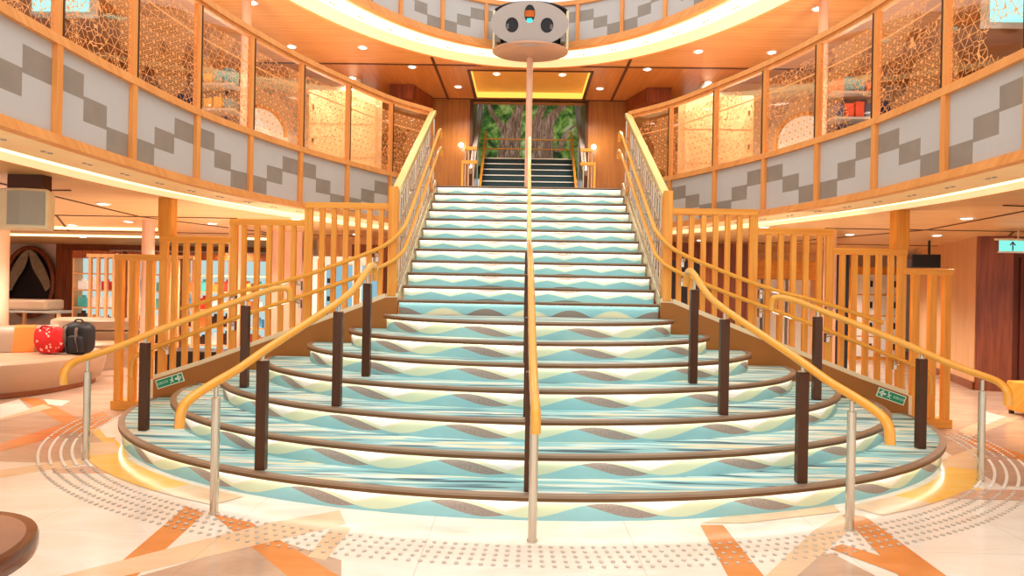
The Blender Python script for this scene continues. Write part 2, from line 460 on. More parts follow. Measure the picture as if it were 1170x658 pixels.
# stringer walls beside the fan and side stringers of the flight
TOP=[(1.48,1.345),(1.61,1.34),(1.92,1.215),(2.40,1.028),(3.0,.803),(3.24,.714),(3.70,.54),(4.24,.36)]
for sx in (-1,1):
    mb=MB(); pts=[(sx*x,6.95,z) for x,z in TOP]+[(sx*4.24,6.95,0),(sx*1.48,6.95,0)]
    mb.prism(pts,(0,.08,0),0); st=mb.build('stringer','stringer',stairs)
    tb=MB(); T=TOP+[(4.24,0)]
    for (xa,za),(xb,zb) in zip(T,T[1:]): tb.obox((sx*xa,6.985,za),(sx*xb,6.985,zb),.1,.035,0,Vector((0,1,0)))
    tb.build('edge_trim','cream',st)
    # flight stringer
    mb=MB(); zb=8*r
    pts=[(sx*1.5,Y8-.02,zb-.16),(sx*1.5,Y8-.02,zb+.06),(sx*1.5,Y19,LAND+.09),(sx*1.5,Y19+.05,LAND+.09),(sx*1.5,Y19+.05,LAND-.30)]
    mb.prism(pts,(sx*.05,0,0),0); mb.build('flight_stringer','cream',stairs)
    mb=MB(); mb.tube([(sx*1.475,Y8-.03,zb+.085),(sx*1.475,Y19-.1,LAND+.05)],.012,0,8); mb.tube([(sx*1.52,Y8-.03,zb+.10),(sx*1.52,Y19-.1,LAND+.075)],.016,0,8); mb.build('steel_edge','steel',stairs)

# guard rails at both sides of the flight
def guard(sx,side):
    g=thing('stair_guard',f'steel baluster guard with thick cream top rail on the {side} side of the stair flight','guard rail',(sx*1.53,8.3,2.2))
    slope=rU/tU
    def zt(y): return 8*r+(y-Y8)*slope
    mb=MB(); X0=1.53
    mb.obox((sx*X0,Y8+.02,2.545),(sx*1.50,9.55,4.17),.095,.07,0); mb.build('top_rail','rail_pale',g,bevel=.012)
    mb=MB(); mb.tube([(sx*X0,Y8+.05,2.36),(sx*X0,9.5,3.97)],.014); mb.tube([(sx*X0,Y8+.05,2.10),(sx*X0,9.7,3.87)],.010); mb.build('mid_rail','steel',g)
    y=Y8+.12; k=0
    while y<9.9:
        ztop=2.545+(min(y,9.55)-Y8-.02)*(4.17-2.545)/2.53
        mb=MB(); mb.tube([(sx*X0,y,zt(y)+.02),(sx*X0,y,ztop-.03)],.011 if k%4 else .02,0,8); mb.build('baluster','steel',g); y+=.135; k+=1
    mb=MB(); mb.prism([(sx*(X0+.03),Y8+.1,zt(Y8+.1)+.1),(sx*(X0+.03),Y8+.1,2.5),(sx*(X0+.03),9.5,4.1),(sx*(X0+.03),9.5,zt(9.5)+.1)],(sx*.008,0,0),0); mb.build('glass_pane','glass',g)
    return g
guard(-1,'left'); guard(1,'right')

# ---------------------------------------------------------------- wall mounted double handrails (fence + flight)
def double_rail(sx,side):
    for lo,nm in ((0,'upper'),(1,'lower')):
        t=thing('handrail',f'{nm} honey coloured handrail fixed along the {side} slatted screen and up the flight','handrail',(sx*2.5,6.85,1.4))
        X1=1.40
        if not lo:
            P=[(3.9,6.88,1.17),(3.236,6.88,1.388),(2.654,6.88,1.507),(1.74,6.88,1.854),(1.55,6.88,1.96),(1.42,6.95,2.12),(1.40,7.05,2.22),(1.40,9.40,3.80),(1.40,9.62,3.93),(1.40,9.72,3.93),(1.40,9.72,3.80)]
        else:
            P=[(4.441,6.88,.394),(4.441,6.88,.56),(4.40,6.88,.64),(4.30,6.88,.69),(3.647,6.88,.941),(3.109,6.88,1.147),(2.193,6.88,1.457),(1.572,6.88,1.712),(1.42,6.95,1.85),(1.40,7.05,1.97),(1.40,9.50,3.56),(1.40,9.70,3.66),(1.40,9.79,3.66),(1.40,9.79,3.54)]
        P=[Vector((sx*x,y,z)) for x,y,z in P]
        mb=MB(); mb.tube(chaikin(P,2),.024); mb.build('rail','rail',t)
        # brackets
        br=[(1.72,None),(2.6,None),(3.35,None)]+([(4.1,None)] if lo else [])
        for xb,_ in br:
            for a,b in zip(P,P[1:]):
                if abs(a.y-b.y)<.01 and min(abs(a.x),abs(b.x))<=xb<=max(abs(a.x),abs(b.x)):
                    k=(xb-abs(a.x))/(abs(b.x)-abs(a.x)); z=a.z+(b.z-a.z)*k
                    mb=MB(); mb.box(sx*xb-.016,sx*xb+.016,6.97,7.03,z-.12,z-.02,0); mb.tube([(sx*xb,6.97,z-.06),(sx*xb,6.90,z-.055),(sx*xb,6.88,z-.02)],.011); mb.build('bracket','steel',t)
        for yb in (7.3,7.9,8.5,9.1,9.5):
            a,b=P[-6] if lo else P[-5],P[-4]
            a=[p for p in P if abs(p.y-7.05)<.01][0]; b=P[P.index(a)+1]
            z=a.z+(b.z-a.z)*(yb-a.y)/(b.y-a.y)
            mb=MB(); mb.tube([(sx*1.40,yb,z-.01),(sx*1.42,yb,z-.07),(sx*1.52,yb,z-.08)],.011); mb.build('bracket','steel',t)
double_rail(-1,'left'); double_rail(1,'right')

# ---------------------------------------------------------------- freestanding handrails with posts
def post(t,x,y,z,dark,top,raily):
    if dark:
        mb=MB(); mb.box(x-.035,x+.035,y-.03,y+.03,z+.003,top,0); p=mb.build('post','bronze',t,bevel=.004)
        mb=MB(); mb.lathe([(.036,top),(.036,top+.006)],(x,y,0),4,0); mb.tube([(x,y,top+.004),(x,y,raily-.01)],.014); mb.build('connector','steel',p)
    else:
        mb=MB(); mb.lathe([(.032,z+.002),(.032,z+.008),(.026,z+.010),(.026,top),(.014,top+.005),(.014,raily-.01)],(x,y,0),16,0); mb.build('post','steel',t)
def free_rail(name_l,pts,posts,rad=.029):
    t=thing('handrail',name_l,'handrail',(posts[0][0],posts[0][1],0))
    mb=MB(); mb.tube(chaikin([Vector(p) for p in pts],3),rad,0,12); mb.build('rail','rail',t)
    for (x,y,z,dark,top,rl) in posts: post(t,x,y,z,dark,top,rl)
    return t
for sx,side in ((-1,'left'),(1,'right')):
    # outer
    pts=[(3.60,4.72,.66),(3.61,4.73,.76),(3.63,4.84,.82),(3.63,5.03,.845),(3.52,5.20,.90),(3.365,5.37,1.0),(3.02,5.57,1.17),(2.66,5.78,1.335),(2.48,5.90,1.42),(2.36,5.97,1.44),(2.33,5.99,1.40),(2.33,5.99,1.31)]
    pts=[(sx*a,b,c) for a,b,c in pts]
    posts=[(sx*3.63,5.025,0,0,.72,.82),(sx*3.367,5.37,r,1,.935,.99),(sx*2.665,5.77,3*r,1,1.262,1.32)]
    free_rail(f'outermost {side} handrail standing on one steel and two dark posts at the stair edge',pts,posts)
    # inner
    pts=[(2.10,3.66,.60),(2.10,3.67,.72),(2.07,3.76,.78),(2.005,3.915,.845),(1.95,4.1,.90),(1.88,4.32,1.0),(1.73,4.62,1.15),(1.55,4.97,1.33),(1.485,5.25,1.45),(1.452,5.5,1.62),(1.44,5.62,1.67),(1.44,5.72,1.64),(1.44,5.74,1.52)]
    pts=[(sx*a,b,c) for a,b,c in pts]
    posts=[(sx*2.007,3.91,0,0,.74,.82),(sx*1.883,4.32,r,1,.933,.99),(sx*1.55,4.97,3*r,1,1.257,1.32),(sx*1.452,5.505,4*r,1,1.49,1.58)]
    free_rail(f'middle {side} handrail curving up over one steel and three dark posts with a hooked end',pts,posts)
# centre
t=free_rail('central handrail dividing the wide lower steps, running straight up towards the flight',
  [(.016,3.30,.70),(.016,3.31,.80),(.014,3.40,.84),(.012,3.62,.87),(.008,4.0,1.0),(.004,4.73,1.32),(0,5.38,1.67),(-.004,6.2,1.88),(-.006,6.75,1.98)],
  [(.016,3.616,0,0,.77,.86),(.0,4.0,r,1,.935,1.0),(-.01,4.727,3*r,1,1.25,1.31),(-.015,5.41,5*r,1,1.59,1.65),(-.015,6.62,7*r,1,1.86,1.95)],.028)
t=thing('handrail','pale brass central handrail running up the middle of the upper flight','handrail',(0,8.4,2.2))
mb=MB(); mb.tube(chaikin([(-.006,6.76,1.985),(-.006,7.0,2.12),(-.006,9.90,3.87),(-.006,10.02,3.93),(-.006,10.12,3.90),(-.006,10.14,3.80)],2),.026,0,12); mb.build('rail','rail_pale',t)
for k in (8,11,14,17,19):
    y=Y8+(k-8)*tU+.15 if k<19 else Y19+.06; z=8*r+(k-8)*rU
    zr=2.12+(y-7.0)*(3.87-2.12)/2.9
    mb=MB(); mb.tube([(-.006,y,z+.003),(-.006,y,min(zr,3.9)-.02)],.018); mb.build('post','steel',t)

# ---------------------------------------------------------------- slatted screens
def topline(x):
    for (xa,za),(xb,zb) in zip(TOP,TOP[1:]):
        if xa<=x<=xb: return za+(zb-za)*(x-xa)/(xb-xa)
    return TOP[0][1] if x<TOP[0][0] else 0
def screen(sx,side):
    t=thing('slatted_screen',f'stepped honey oak slatted screen along the {side} side of the fanned steps','screen',(sx*3,7.0,0))
    def slat(x,ztop,w=.055,d=.042,name='slat'):
        mb=MB(); z0=max(0,topline(x)-.0) if x<4.24 else .1
        if x<4.24: z0+=.005
        mb.box(sx*x-w/2,sx*x+w/2,7.0,7.0+d,z0,ztop,0); return mb.build(name,'fence',t)
    def rail(xa,xb,z,h=.07):
        mb=MB(); mb.box(*sorted((sx*xa,sx*xb)),6.99,7.10,z-h,z,0); mb.build('top_rail','fence_x',t,bevel=.004)
    mb=MB(); mb.box(*sorted((sx*1.50,sx*1.60)),6.96,7.10,1.36,2.60,0); mb.build('newel_post','fence',t,bevel=.005)
    rail(1.60,2.56,2.41)
    for k in range(6): slat(1.69+k*.135,2.345)
    slat(2.52,2.345,.09)
    rail(2.565,3.42,2.205)
    for k in range(4): slat(2.69+k*.14,2.14)
    slat(3.26,2.14,.05); 
    slat(3.375,2.14,.08)
    rail(3.40,4.23,1.995)
    for k in range(5): slat(3.52+k*.135,1.93)
    slat(4.18,1.93,.09)
    mb=MB(); mb.box(*sorted((sx*4.10,sx*4.25)),7.0,7.13,1.995,2.428,0); mb.build('ceiling_post','fence',t,bevel=.004)
    rail(4.18,4.74,1.78)
    for x in (4.34,4.53,4.69): slat(x,1.715,.075,.06)
    mb=MB(); mb.box(*sorted((sx*4.28,sx*4.75)),6.98,7.14,0.0,.10,0); mb.build('base_board','fence_x',t,bevel=.004)
screen(-1,'left'); screen(1,'right')

# evacuation signs on the stringers
def evac(sx,side):
    t=thing('evacuation_sign',f'small green evacuation sign with white arrow on the {side} stringer end','sign',(sx*4.045,6.94,.35))
    ang=-sx*math.atan2(.10,.30)
    def T(u,v,y=6.938):
        return (sx*4.045+u*cos(ang)-v*sin(ang),y,.352+u*sin(ang)+v*cos(ang))
    def rect(mb,u0,u1,v0,v1,y,mi): mb.face([T(u0,v0,y),T(u1,v0,y),T(u1,v1,y),T(u0,v1,y)],mi)
    mb=MB(); mb.prism([T(-.16,-.052,6.949),T(.16,-.052,6.949),T(.16,.052,6.949),T(-.16,.052,6.949)],(0,-.008,0),0); mb.build('plate',plain('pale_sign_border','#E4F6DC',.4),t)
    mb=MB(); rect(mb,-.15,.15,-.042,.042,6.9402,0); mb.build('green_field',plain('sign_green','#12936A',.4,0,.03),t)
    a=-sx   # arrow on the side nearer the stairs
    mb=MB(); y=6.939
    def tri(p): 
        q=[T(*k,y) for k in p]; mb.face(q,0)
    # arrow
    tri([(a*.145,0),(a*.105,.036),(a*.09,.026),(a*.112,0)]); tri([(a*.145,0),(a*.105,-.036),(a*.09,-.026),(a*.112,0)]); rect(mb,min(a*.125,a*.065),max(a*.125,a*.065),-.011,.011,y,0)
    # running figure
    c=a*.025
    tri([(c+a*.012+.009*cos(k*PI/4),.027+.009*sin(k*PI/4)) for k in range(8)])
    tri([(c-.008,.016),(c+.010,.016),(c+a*.004+.008,-.010),(c-.008,-.010)])
    tri([(c,-.006),(c+a*.022,-.018),(c+a*.020,-.028),(c-a*.004,-.012)]); tri([(c,-.010),(c-a*.010,-.026),(c-a*.030,-.034),(c-a*.012,-.014)])
    tri([(c,.014),(c+a*.024,.006),(c+a*.022,0),(c,.006)]); tri([(c,.014),(c-a*.022,.010),(c-a*.026,.0),(c,.006)])
    mb.build('pictogram',plain('sign_white','#E8FAF0',.4,0,.02),t)
    # lettering: four compact glyphs
    cu=bpy.data.curves.new('lettering','FONT'); cu.body='避難経路'; cu.size=.034; cu.align_x='CENTER'; cu.align_y='CENTER'
    tmp=bpy.data.objects.new('tmp',cu); COL.objects.link(tmp); bpy.context.view_layer.update()
    me=bpy.data.meshes.new_from_object(tmp.evaluated_get(bpy.context.evaluated_depsgraph_get())); bpy.data.objects.remove(tmp)
    for v in me.vertices:
        u=v.co.x-a*.085; w=v.co.y; v.co=Vector(T(u,w,6.939))-t.location
    me.materials.clear(); me.materials.append(plain('sign_lettering','#BFF0E0',.4,0,.02))
    o=bpy.data.objects.new('lettering',me); COL.objects.link(o); o.parent=t
evac(-1,'left'); evac(1,'right')

# ================================================================== DECK CURVES
KP=[(2.75,.9),(2.98,1.7),(3.12,2.5),(3.20,3.3),(3.245,4.129),(3.25,4.95),(3.195,5.83),(3.025,6.6),(2.77,7.39),(2.425,8.16),(2.02,8.93),(1.52,9.52)]
def catmull(P,n=6):
    P=[Vector((p[0],p[1],0)) for p in P]; Q=[]
    E=[P[0]*2-P[1]]+P+[P[-1]*2-P[-2]]
    for i in range(1,len(E)-2):
        for k in range(n):
            t=k/n; a,b,c,d=E[i-1:i+3]
            Q.append(.5*((2*b)+(c-a)*t+(2*a-5*b+4*c-d)*t*t+(3*b-a-3*c+d)*t**3))
    Q.append(P[-1]); return Q
NS=6
CUR=catmull(KP,NS)
def nrm(C,i):
    a=C[max(0,i-1)];b=C[min(len(C)-1,i+1)]; t=(b-a).normalized(); return Vector((t.y,-t.x,0))   # outward (+x side)
NR=[nrm(CUR,i) for i in range(len(CUR))]
def off(d,z,sx,i,C=CUR,N=NR): p=C[i]+N[i]*d; return (sx*p.x,p.y,z)
def ring_strip(mb,C,N,sx,d0,z0,d1,z1,mi=0,i0=0,i1=None,flip=False):
    L=0
    for i in range(i0,(i1 if i1 is not None else len(C)-1)):
        l=(C[i+1]-C[i]).length
        q=[off(d0,z0,sx,i,C,N),off(d0,z0,sx,i+1,C,N),off(d1,z1,sx,i+1,C,N),off(d1,z1,sx,i,C,N)]
        u=[(L,z0+d0),(L+l,z0+d0),(L+l,z1+d1),(L,z1+d1)]
        mb.face(q,mi,u,True); L+=l
def ring_box(mb,C,N,sx,d0,d1,z0,z1,mi=0,i0=0,i1=None):
    i1=len(C)-1 if i1 is None else i1
    for a in ((d0,z0,d0,z1),(d0,z1,d1,z1),(d1,z1,d1,z0),(d1,z0,d0,z0)): ring_strip(mb,C,N,sx,*a,mi,i0,i1)
    for i in (i0,i1): mb.face([off(d0,z0,sx,i,C,N),off(d0,z1,sx,i,C,N),off(d1,z1,sx,i,C,N),off(d1,z0,sx,i,C,N)],mi)
ZB,ZM,ZR=2.41,3.08,4.20
# stepped square inlay patterns per bay: list of (column 0-2, row 0-3 from top)
PAT_DOWN=[(0,1),(1,2),(2,3)]; 
def bay_pattern(kind):
    # rows: 5 rows high, 3 columns
    if kind==0: return [(0,1.2),(1,2.2),(2,3.2)]
    return [(0,3.2),(1,2.2),(2,1.2)]
def balustrade(sx,side):
    t=thing('balcony_balustrade',f'curved oak and lattice glass balustrade of the {side} upper balcony with grey stepped panels','balustrade',(sx*2.9,5.5,ZB))
    mb=MB(); ring_box(mb,CUR,NR,sx,-.03,.06,ZB-.022,ZB+.045); mb.build('bottom_rail','trim',t)
    mb=MB(); ring_box(mb,CUR,NR,sx,-.03,.06,ZM-.02,ZM+.045); mb.build('mid_rail','trim',t)
    mb=MB(); ring_box(mb,CUR,NR,sx,-.035,.075,ZR-.05,ZR+.01); ring_box(mb,CUR,NR,sx,-.01,.05,ZR-.085,ZR-.05); mb.build('top_rail','trim',t)
    for b in range(1,len(KP)-1):
        i0,i1=b*NS,(b+1)*NS
        # posts
        def pst(nm,z0,z1,w,d0,d1,i=i0,mt='trim_z',tt=0):
            p=CUR[i]; n=NR[i]; tg=Vector((-n.y,n.x,0)); mb=MB()
            c=[p+tg*a*w/2+n*dd+tg*tt for a,dd in((-1,d0),(1,d0),(1,d1),(-1,d1))]
            mb.prism([(sx*q.x,q.y,z0) for q in c],(0,0,z1-z0),0); return mb.build(nm,mt,t)
        pst('fascia_post',ZB+.045,ZM-.02,.055,-.025,.03); 
        pst('glazing_post',ZM+.045,ZR-.085,.045,-.02,.03); 
        pst('gasket',ZM+.046,ZR-.086,.016,-.024,.034,i0,'bronze',.030)
        if b==len(KP)-2: 
            pst('fascia_post',ZB+.045,ZM-.02,.055,-.025,.03,i1); pst('glazing_post',ZM+.045,ZR-.085,.045,-.02,.03,i1)
        # grey panel with inlaid squares, geometry split so squares are faces
        mb=MB(); C=CUR; n=NS
        Ls=[0]
        for i in range(i0,i1): Ls.append(Ls[-1]+(C[i+1]-C[i]).length)
        W=Ls[-1]; u0,u1=.03,W-.03; z0,z1=ZB+.045,ZM-.02; hz=z1-z0
        def at(u):
            for k in range(n):
                if u<=Ls[k+1]+1e-9: f=(u-Ls[k])/(Ls[k+1]-Ls[k]); return C[i0+k].lerp(C[i0+k+1],f)+NR[i0+k].lerp(NR[i0+k+1],f)*.01
            return C[i1]+NR[i1]*.01
        cols=6
        kind=(b%2)
        pats=[(0,.22,.44),(1,.41,.63),(2,.60,.82)] if kind==0 else [(0,.74,.52+.44-.44),(1,.52,.30),(2,.34,.12)]
        sq={}
        for c in range(3):
            # height fractions from the top for this column
            a=.17+.255*c if kind==0 else .68-.255*c
            sq[c]=(max(0,1-a-.30),1-a)
        for k in range(cols):
            ua,ub=u0+(u1-u0)*k/cols,u0+(u1-u0)*(k+1)/cols; col=k//2; lo,hi=sq[col]
            for (a,bb,mi) in ((0,lo,0),(lo,hi,1),(hi,1,0)):
                p,q=at(ua),at(ub)
                mb.face([(sx*p.x,p.y,z0+hz*a),(sx*q.x,q.y,z0+hz*a),(sx*q.x,q.y,z0+hz*bb),(sx*p.x,p.y,z0+hz*bb)],mi,[(ua+b,hz*a),(ub+b,hz*a),(ub+b,hz*bb),(ua+b,hz*bb)],True)
        mb.build('fascia_panel',['perf','perfd'],t)
        mb=MB(); L=0
        for i in range(i0,i1):
            l=(C[i+1]-C[i]).length; p,q=C[i]+NR[i]*.005,C[i+1]+NR[i+1]*.005
            mb.face([(sx*p.x,p.y,ZM+.045),(sx*q.x,q.y,ZM+.045),(sx*q.x,q.y,ZR-.085),(sx*p.x,p.y,ZR-.085)],0,[(L+b*1.37+sx*5,.0),(L+l+b*1.37+sx*5,.0),(L+l+b*1.37+sx*5,.99),(L+b*1.37+sx*5,.99)],True); L+=l
        mb.build('lattice_pane','lattice',t)
balustrade(-1,'left'); balustrade(1,'right')

# ---- soffit ring + lower ceiling
ZC=2.43
for sx,side in ((-1,'left'),(1,'right')):
    mb=MB(); ring_strip(mb,CUR,NR,sx,.05,ZB-.018,.50,ZB-.018,0)
    ring_strip(mb,CUR,NR,sx,.50,ZB-.018,.63,ZB-.010,1)
    ring_strip(mb,CUR,NR,sx,.63,ZB-.010,.80,ZB-.035,2); ring_strip(mb,CUR,NR,sx,.80,ZB-.035,.84,ZB-.035,3); ring_strip(mb,CUR,NR,sx,.84,ZB-.035,.84,ZC,3)
    struct(mb.build(f'trim_{1 if sx<0 else 2}',['soffit','cove','lipglow','trim']))
    mb=MB()
    for i in range(len(CUR)-1):
        p,q=off(.84,ZC,sx,i),off(.84,ZC,sx,i+1); P,Q=off(16,ZC,sx,i),off(16,ZC,sx,i+1)
        mb.face([p,q,Q,P],0)
    a=off(.84,ZC,sx,len(CUR)-1); b=off(16,ZC,sx,len(CUR)-1); mb.face([a,(0,a[1]+.2,ZC),(0,24,ZC),b],0)
    struct(mb.build('ceiling_'+side,'ceil_lo'))
    mb=MB()   # upper floor slab top
    for i in range(len(CUR)-1):
        mb.face([off(.02,ZM,sx,i),off(.02,ZM,sx,i+1),off(16,ZM,sx,i+1),off(16,ZM,sx,i)],0)
    struct(mb.build('floor_upper_'+side,'tan'))
mb=MB(); mb.face([(-1.6,Y19+.02,LAND-.004),(1.6,Y19+.02,LAND-.004),(1.6,24,LAND-.004),(-1.6,24,LAND-.004)],0)
mb.face([(-1.6,Y19-.3,ZC),(1.6,Y19-.3,ZC),(1.6,24,ZC),(-1.6,24,ZC)],0); struct(mb.build('floor_landing','tan'))
# dark ceiling joints
def groove(pts,z,name,w=.03):
    mb=MB()
    for a,b in pts: mb.obox((a[0],a[1],z),(b[0],b[1],z),w,.012)
    return struct(mb.build(name,'groove'))
G=[]
for sx in (-1,1):
    G+=[((sx*4.3,9.05),(sx*12,9.05)),((sx*3.2,11.9),(sx*13,11.9)),((sx*5.2,5.3),(sx*5.75,9.05)),((sx*5.75,9.05),(sx*4.6,12.2)),((sx*7.0,9.05),(sx*9.0,12.0)),((sx*4.9,6.5),(sx*9,6.9))]
groove(G,ZC-.004,'trim_3')

# ================================================================== DECK 3 RING + UPPER CEILING
RA,RB,RC=3.45,5.54,4.8
C3=[Vector((RA*cos(PI/2-PI*.62*k/60),RC+RB*sin(PI/2-PI*.62*k/60),0)) for k in range(61)]   # from centre outward
C3f=[Vector((-p.x,p.y,0)) for p in reversed(C3)][:-1]+C3
N3=[]
for i in range(len(C3f)):
    a=C3f[max(0,i-1)];b=C3f[min(len(C3f)-1,i+1)];t_=(b-a).normalized(); N3.append(Vector((-t_.y,t_.x,0)))
Z3=5.5
t3=thing('balcony_balustrade','curved oak fascia with grey stepped panels of the highest balcony above the staircase','balustrade',(0,10.3,Z3))
mb=MB(); ring_box(mb,C3f,N3,1,-.03,.06,Z3-.05,Z3+.06); mb.build('bottom_rail','trim',t3)
mb=MB(); ring_box(mb,C3f,N3,1,-.03,.06,Z3+.66,Z3+.73); mb.build('mid_rail','trim',t3)
arc=[0]
for p,q in zip(C3f,C3f[1:]): arc.append(arc[-1]+(q-p).length)
midL=arc[-1]/2
def at3(u,d=.01):
    u=max(0,min(arc[-1]-1e-6,u+midL))
    for k in range(len(C3f)-1):
        if u<=arc[k+1]: f=(u-arc[k])/(arc[k+1]-arc[k]); return C3f[k].lerp(C3f[k+1],f)+N3[k].lerp(N3[k+1],f)*d, N3[k]
SP=.77
for b in range(-7,8):
    u=b*SP
    p,n=at3(u,0); tg=Vector((n.y,-n.x,0)); mb=MB(); c=[p+tg*a*.03+n*dd for a,dd in((-1,-.025),(1,-.025),(1,.03),(-1,.03))]
    mb.prism([(q.x,q.y,Z3+.06) for q in c],(0,0,.60),0); mb.build('fascia_post','trim_z',t3)
    if b<7:
        mb=MB(); z0,hz=Z3+.06,.60; cols=6; kind=b%2
        for k in range(cols):
            ua,ub=u+.03+(SP-.06)*k/cols,u+.03+(SP-.06)*(k+1)/cols
            col=k//2; a=(.17+.255*col) if kind else (.68-.255*col); lo,hi=max(0,1-a-.30),1-a
            for (x0,x1,mi) in ((0,lo,0),(lo,hi,1),(hi,1,0)):
                p,_=at3(ua);q,_=at3(ub)
                mb.face([(p.x,p.y,z0+hz*x0),(q.x,q.y,z0+hz*x0),(q.x,q.y,z0+hz*x1),(p.x,p.y,z0+hz*x1)],mi,[(ua,hz*x0),(ub,hz*x0),(ub,hz*x1),(ua,hz*x1)],True)
        mb.build('fascia_panel',['perf','perfd'],t3)
mb=MB(); args=[(.05,Z3-.04,.12,Z3-.04,0),(.12,Z3-.04,.48,Z3-.03,1),(.48,Z3-.03,.78,Z3-.06,2),(.78,Z3-.06,.84,Z3-.06,3),(.84,Z3-.06,.84,Z3,3)]  # white-lit soffit of the top ring put in as a wide emissive band
for d0,z0,d1,z1,mi in args: ring_strip(mb,C3f,N3,1,d0,z0,d1,z1,mi)
struct(mb.build('trim_4',['soffit','cove','lipglow','trim']))
YG=11.05
mb=MB()
outp=[C3f[i]+N3[i]*.84 for i in range(len(C3f))]
def far3(p,k):
    n=N3[k]; 
    ts=[]
    if n.y>1e-4: ts.append((YG-p.y)/n.y)
    if abs(n.x)>1e-4: ts.append((16*(1 if n.x>0 else -1)-p.x)/n.x)
    t_=min(q for q in ts if q>=0) if any(q>=0 for q in ts) else 0
    return p+n*t_
apex=max(q.y for q in outp)
YG=max(YG,apex+.02)
for i in range(len(outp)-1):
    p,q=outp[i],outp[i+1]; P_,Q_=far3(p,i),far3(q,i+1); poly=[p,q,Q_]
    if abs(P_.y-YG)<1e-3 and abs(abs(Q_.x)-16)<1e-3: poly.append(Vector((Q_.x,YG,0)))
    if abs(Q_.y-YG)<1e-3 and abs(abs(P_.x)-16)<1e-3: poly.append(Vector((P_.x,YG,0)))
    poly.append(P_); mb.face([(v.x,v.y,Z3) for v in poly],0)
# rear zone with coffer hole X+-1.11, Y 11.5..13.1
for (x0,x1,y0,y1) in ((-16,-1.11,YG,13.6),(1.11,16,YG,13.6),(-1.11,1.11,YG,11.52),(-1.11,1.11,13.10,13.6)):
    mb.face([(x0,max(y0,y0),Z3),(x1,y0,Z3),(x1,y1,Z3),(x0,y1,Z3)],1)
struct(mb.build('ceiling_upper',['ceil_up','ceil_up2']))
mb=MB(); zc=Z3+.12
mb.face([(-1.11,11.52,zc),(1.11,11.52,zc),(1.11,13.1,zc),(-1.11,13.1,zc)],0)
for a,b in (((-1.11,11.52),(1.11,11.52)),((1.11,11.52),(1.11,13.1)),((1.11,13.1),(-1.11,13.1)),((-1.11,13.1),(-1.11,11.52))):
    mb.face([(*a,Z3),(*b,Z3),(*b,zc),(*a,zc)],1)
struct(mb.build('ceiling_coffer',[plain('coffer_amber','#E8A850',.4),'covegold']))
groove([((-5.0,YG),(-.9,YG)),((.9,YG),(5.0,YG)),((-1.74,10.75),(-1.74,13.25)),((1.74,10.75),(1.74,13.25)),((-1.17,11.46),(1.17,11.46)),((-1.15,11.46),(-1.15,13.2)),((1.15,11.46),(1.15,13.2)),((-3.2,13.2),(3.2,13.2))],Z3-.004,'trim_5',.05)

# ================================================================== LANDING ROOM (deck 2 back)
YW=13.28
mb=MB(); 
for s in (-1,1):
    mb.box(*sorted((s*1.27,s*3.3)),YW,YW+.12,LAND,Z3,0)
struct(mb.build('wall_landing','wallwood'))
mb=MB()
for s in (-1,1):
    mb.box(*sorted((s*1.27,s*1.33)),YW+.12,YW+2.6,LAND,6.6,0); mb.box(*sorted((s*1.20,s*1.27)),YW-.02,YW+.10,LAND,Z3,1)
struct(mb.build('wall_alcove',['darkwood','bronze']))
mb=MB(); mb.face([(-1.3,YW+.1,6.55),(1.3,YW+.1,6.55),(1.3,16,6.55),(-1.3,16,6.55)],0); mb.box(-1.3,1.3,YW+.0,YW+.1,Z3,Z3+.1,0); struct(mb.build('ceiling_alcove','wallwood'))
# dark beam ends / side boxes beside the landing
for s,side in((-1,'left'),(1,'right')):
    mb=MB(); mb.prism([(s*2.05,13.1,5.22),(s*2.32,12.3,5.22),(s*2.80,12.3,5.22),(s*2.80,13.1,5.22)],(0,0,.275),0); struct(mb.build('trim_'+('6' if s<0 else '7'),'darkwood'))
# second flight
fl=thing('upper_flight','short flight of dark teal steps rising behind the landing to the tree mural','staircase',(0,13.3,LAND))
for k in range(8):
    z1=LAND+(k+1)*.175; y0=12.75+k*.24
    mb=MB(); mb.box(-1.02,1.02,y0,14.85,z1-.175+.002,z1,0); stp=mb.build('step','navy',fl)
    mb=MB(); mb.box(-1.02,1.02,y0-.02,y0+.01,z1-.02,z1+.004,0); mb.build('nosing','steel',stp)
for s,side in((-1,'left'),(1,'right')):
    t=thing('landing_guard',f'glass and steel guard with copper rails on the {side} side of the dark upper flight','guard rail',(s*1.1,12.9,LAND))
    mb=MB(); mb.obox((s*1.0,12.7,3.40),(s*1.0,14.6,5.15),.05,.05); mb.build('sloping_rail','rail',t)
    mb=MB(); mb.obox((s*1.16,12.7,3.85),(s*1.12,14.6,5.85),.10,.12); mb.build('glass_capping','grey',t)
    for z in (3.42,4.02,4.30): 
        mb=MB(); mb.box(*sorted((s*1.05,s*(1.36 if z<4.2 else 1.30))),12.55,12.62,z-.03,z+.03); mb.build('cross_rail','fence_x',t)
    mb=MB(); mb.box(*sorted((s*1.32,s*1.36)),12.55,12.62,LAND,4.0); mb.build('end_post','fence',t)
    for x in (1.12,1.22,1.29):
        mb=MB(); mb.tube([(s*x,12.6,LAND),(s*x,12.6,4.28)],.018); mb.build('baluster','steel',t)
    mb=MB(); mb.prism([(s*1.06,12.66,LAND),(s*1.06,12.66,3.9),(s*1.06,14.5,5.8),(s*1.06,14.5,4.4)],(s*.01,0,0)); mb.build('glass_pane','glass',t)
t=thing('mezzanine_rail','two slim copper rails across the half landing in front of the tree mural','railing',(0,14.8,4.5))
for z in (5.03,4.80):
    mb=MB(); mb.tube([(-1.1,14.8,z),(1.1,14.8,z)],.02); mb.build('rail','rail',t)
for x in (-1.0,0,1.0):
    mb=MB(); mb.tube([(x,14.8,LAND+8*.175),(x,14.8,5.03)],.012); mb.build('post','steel',t)
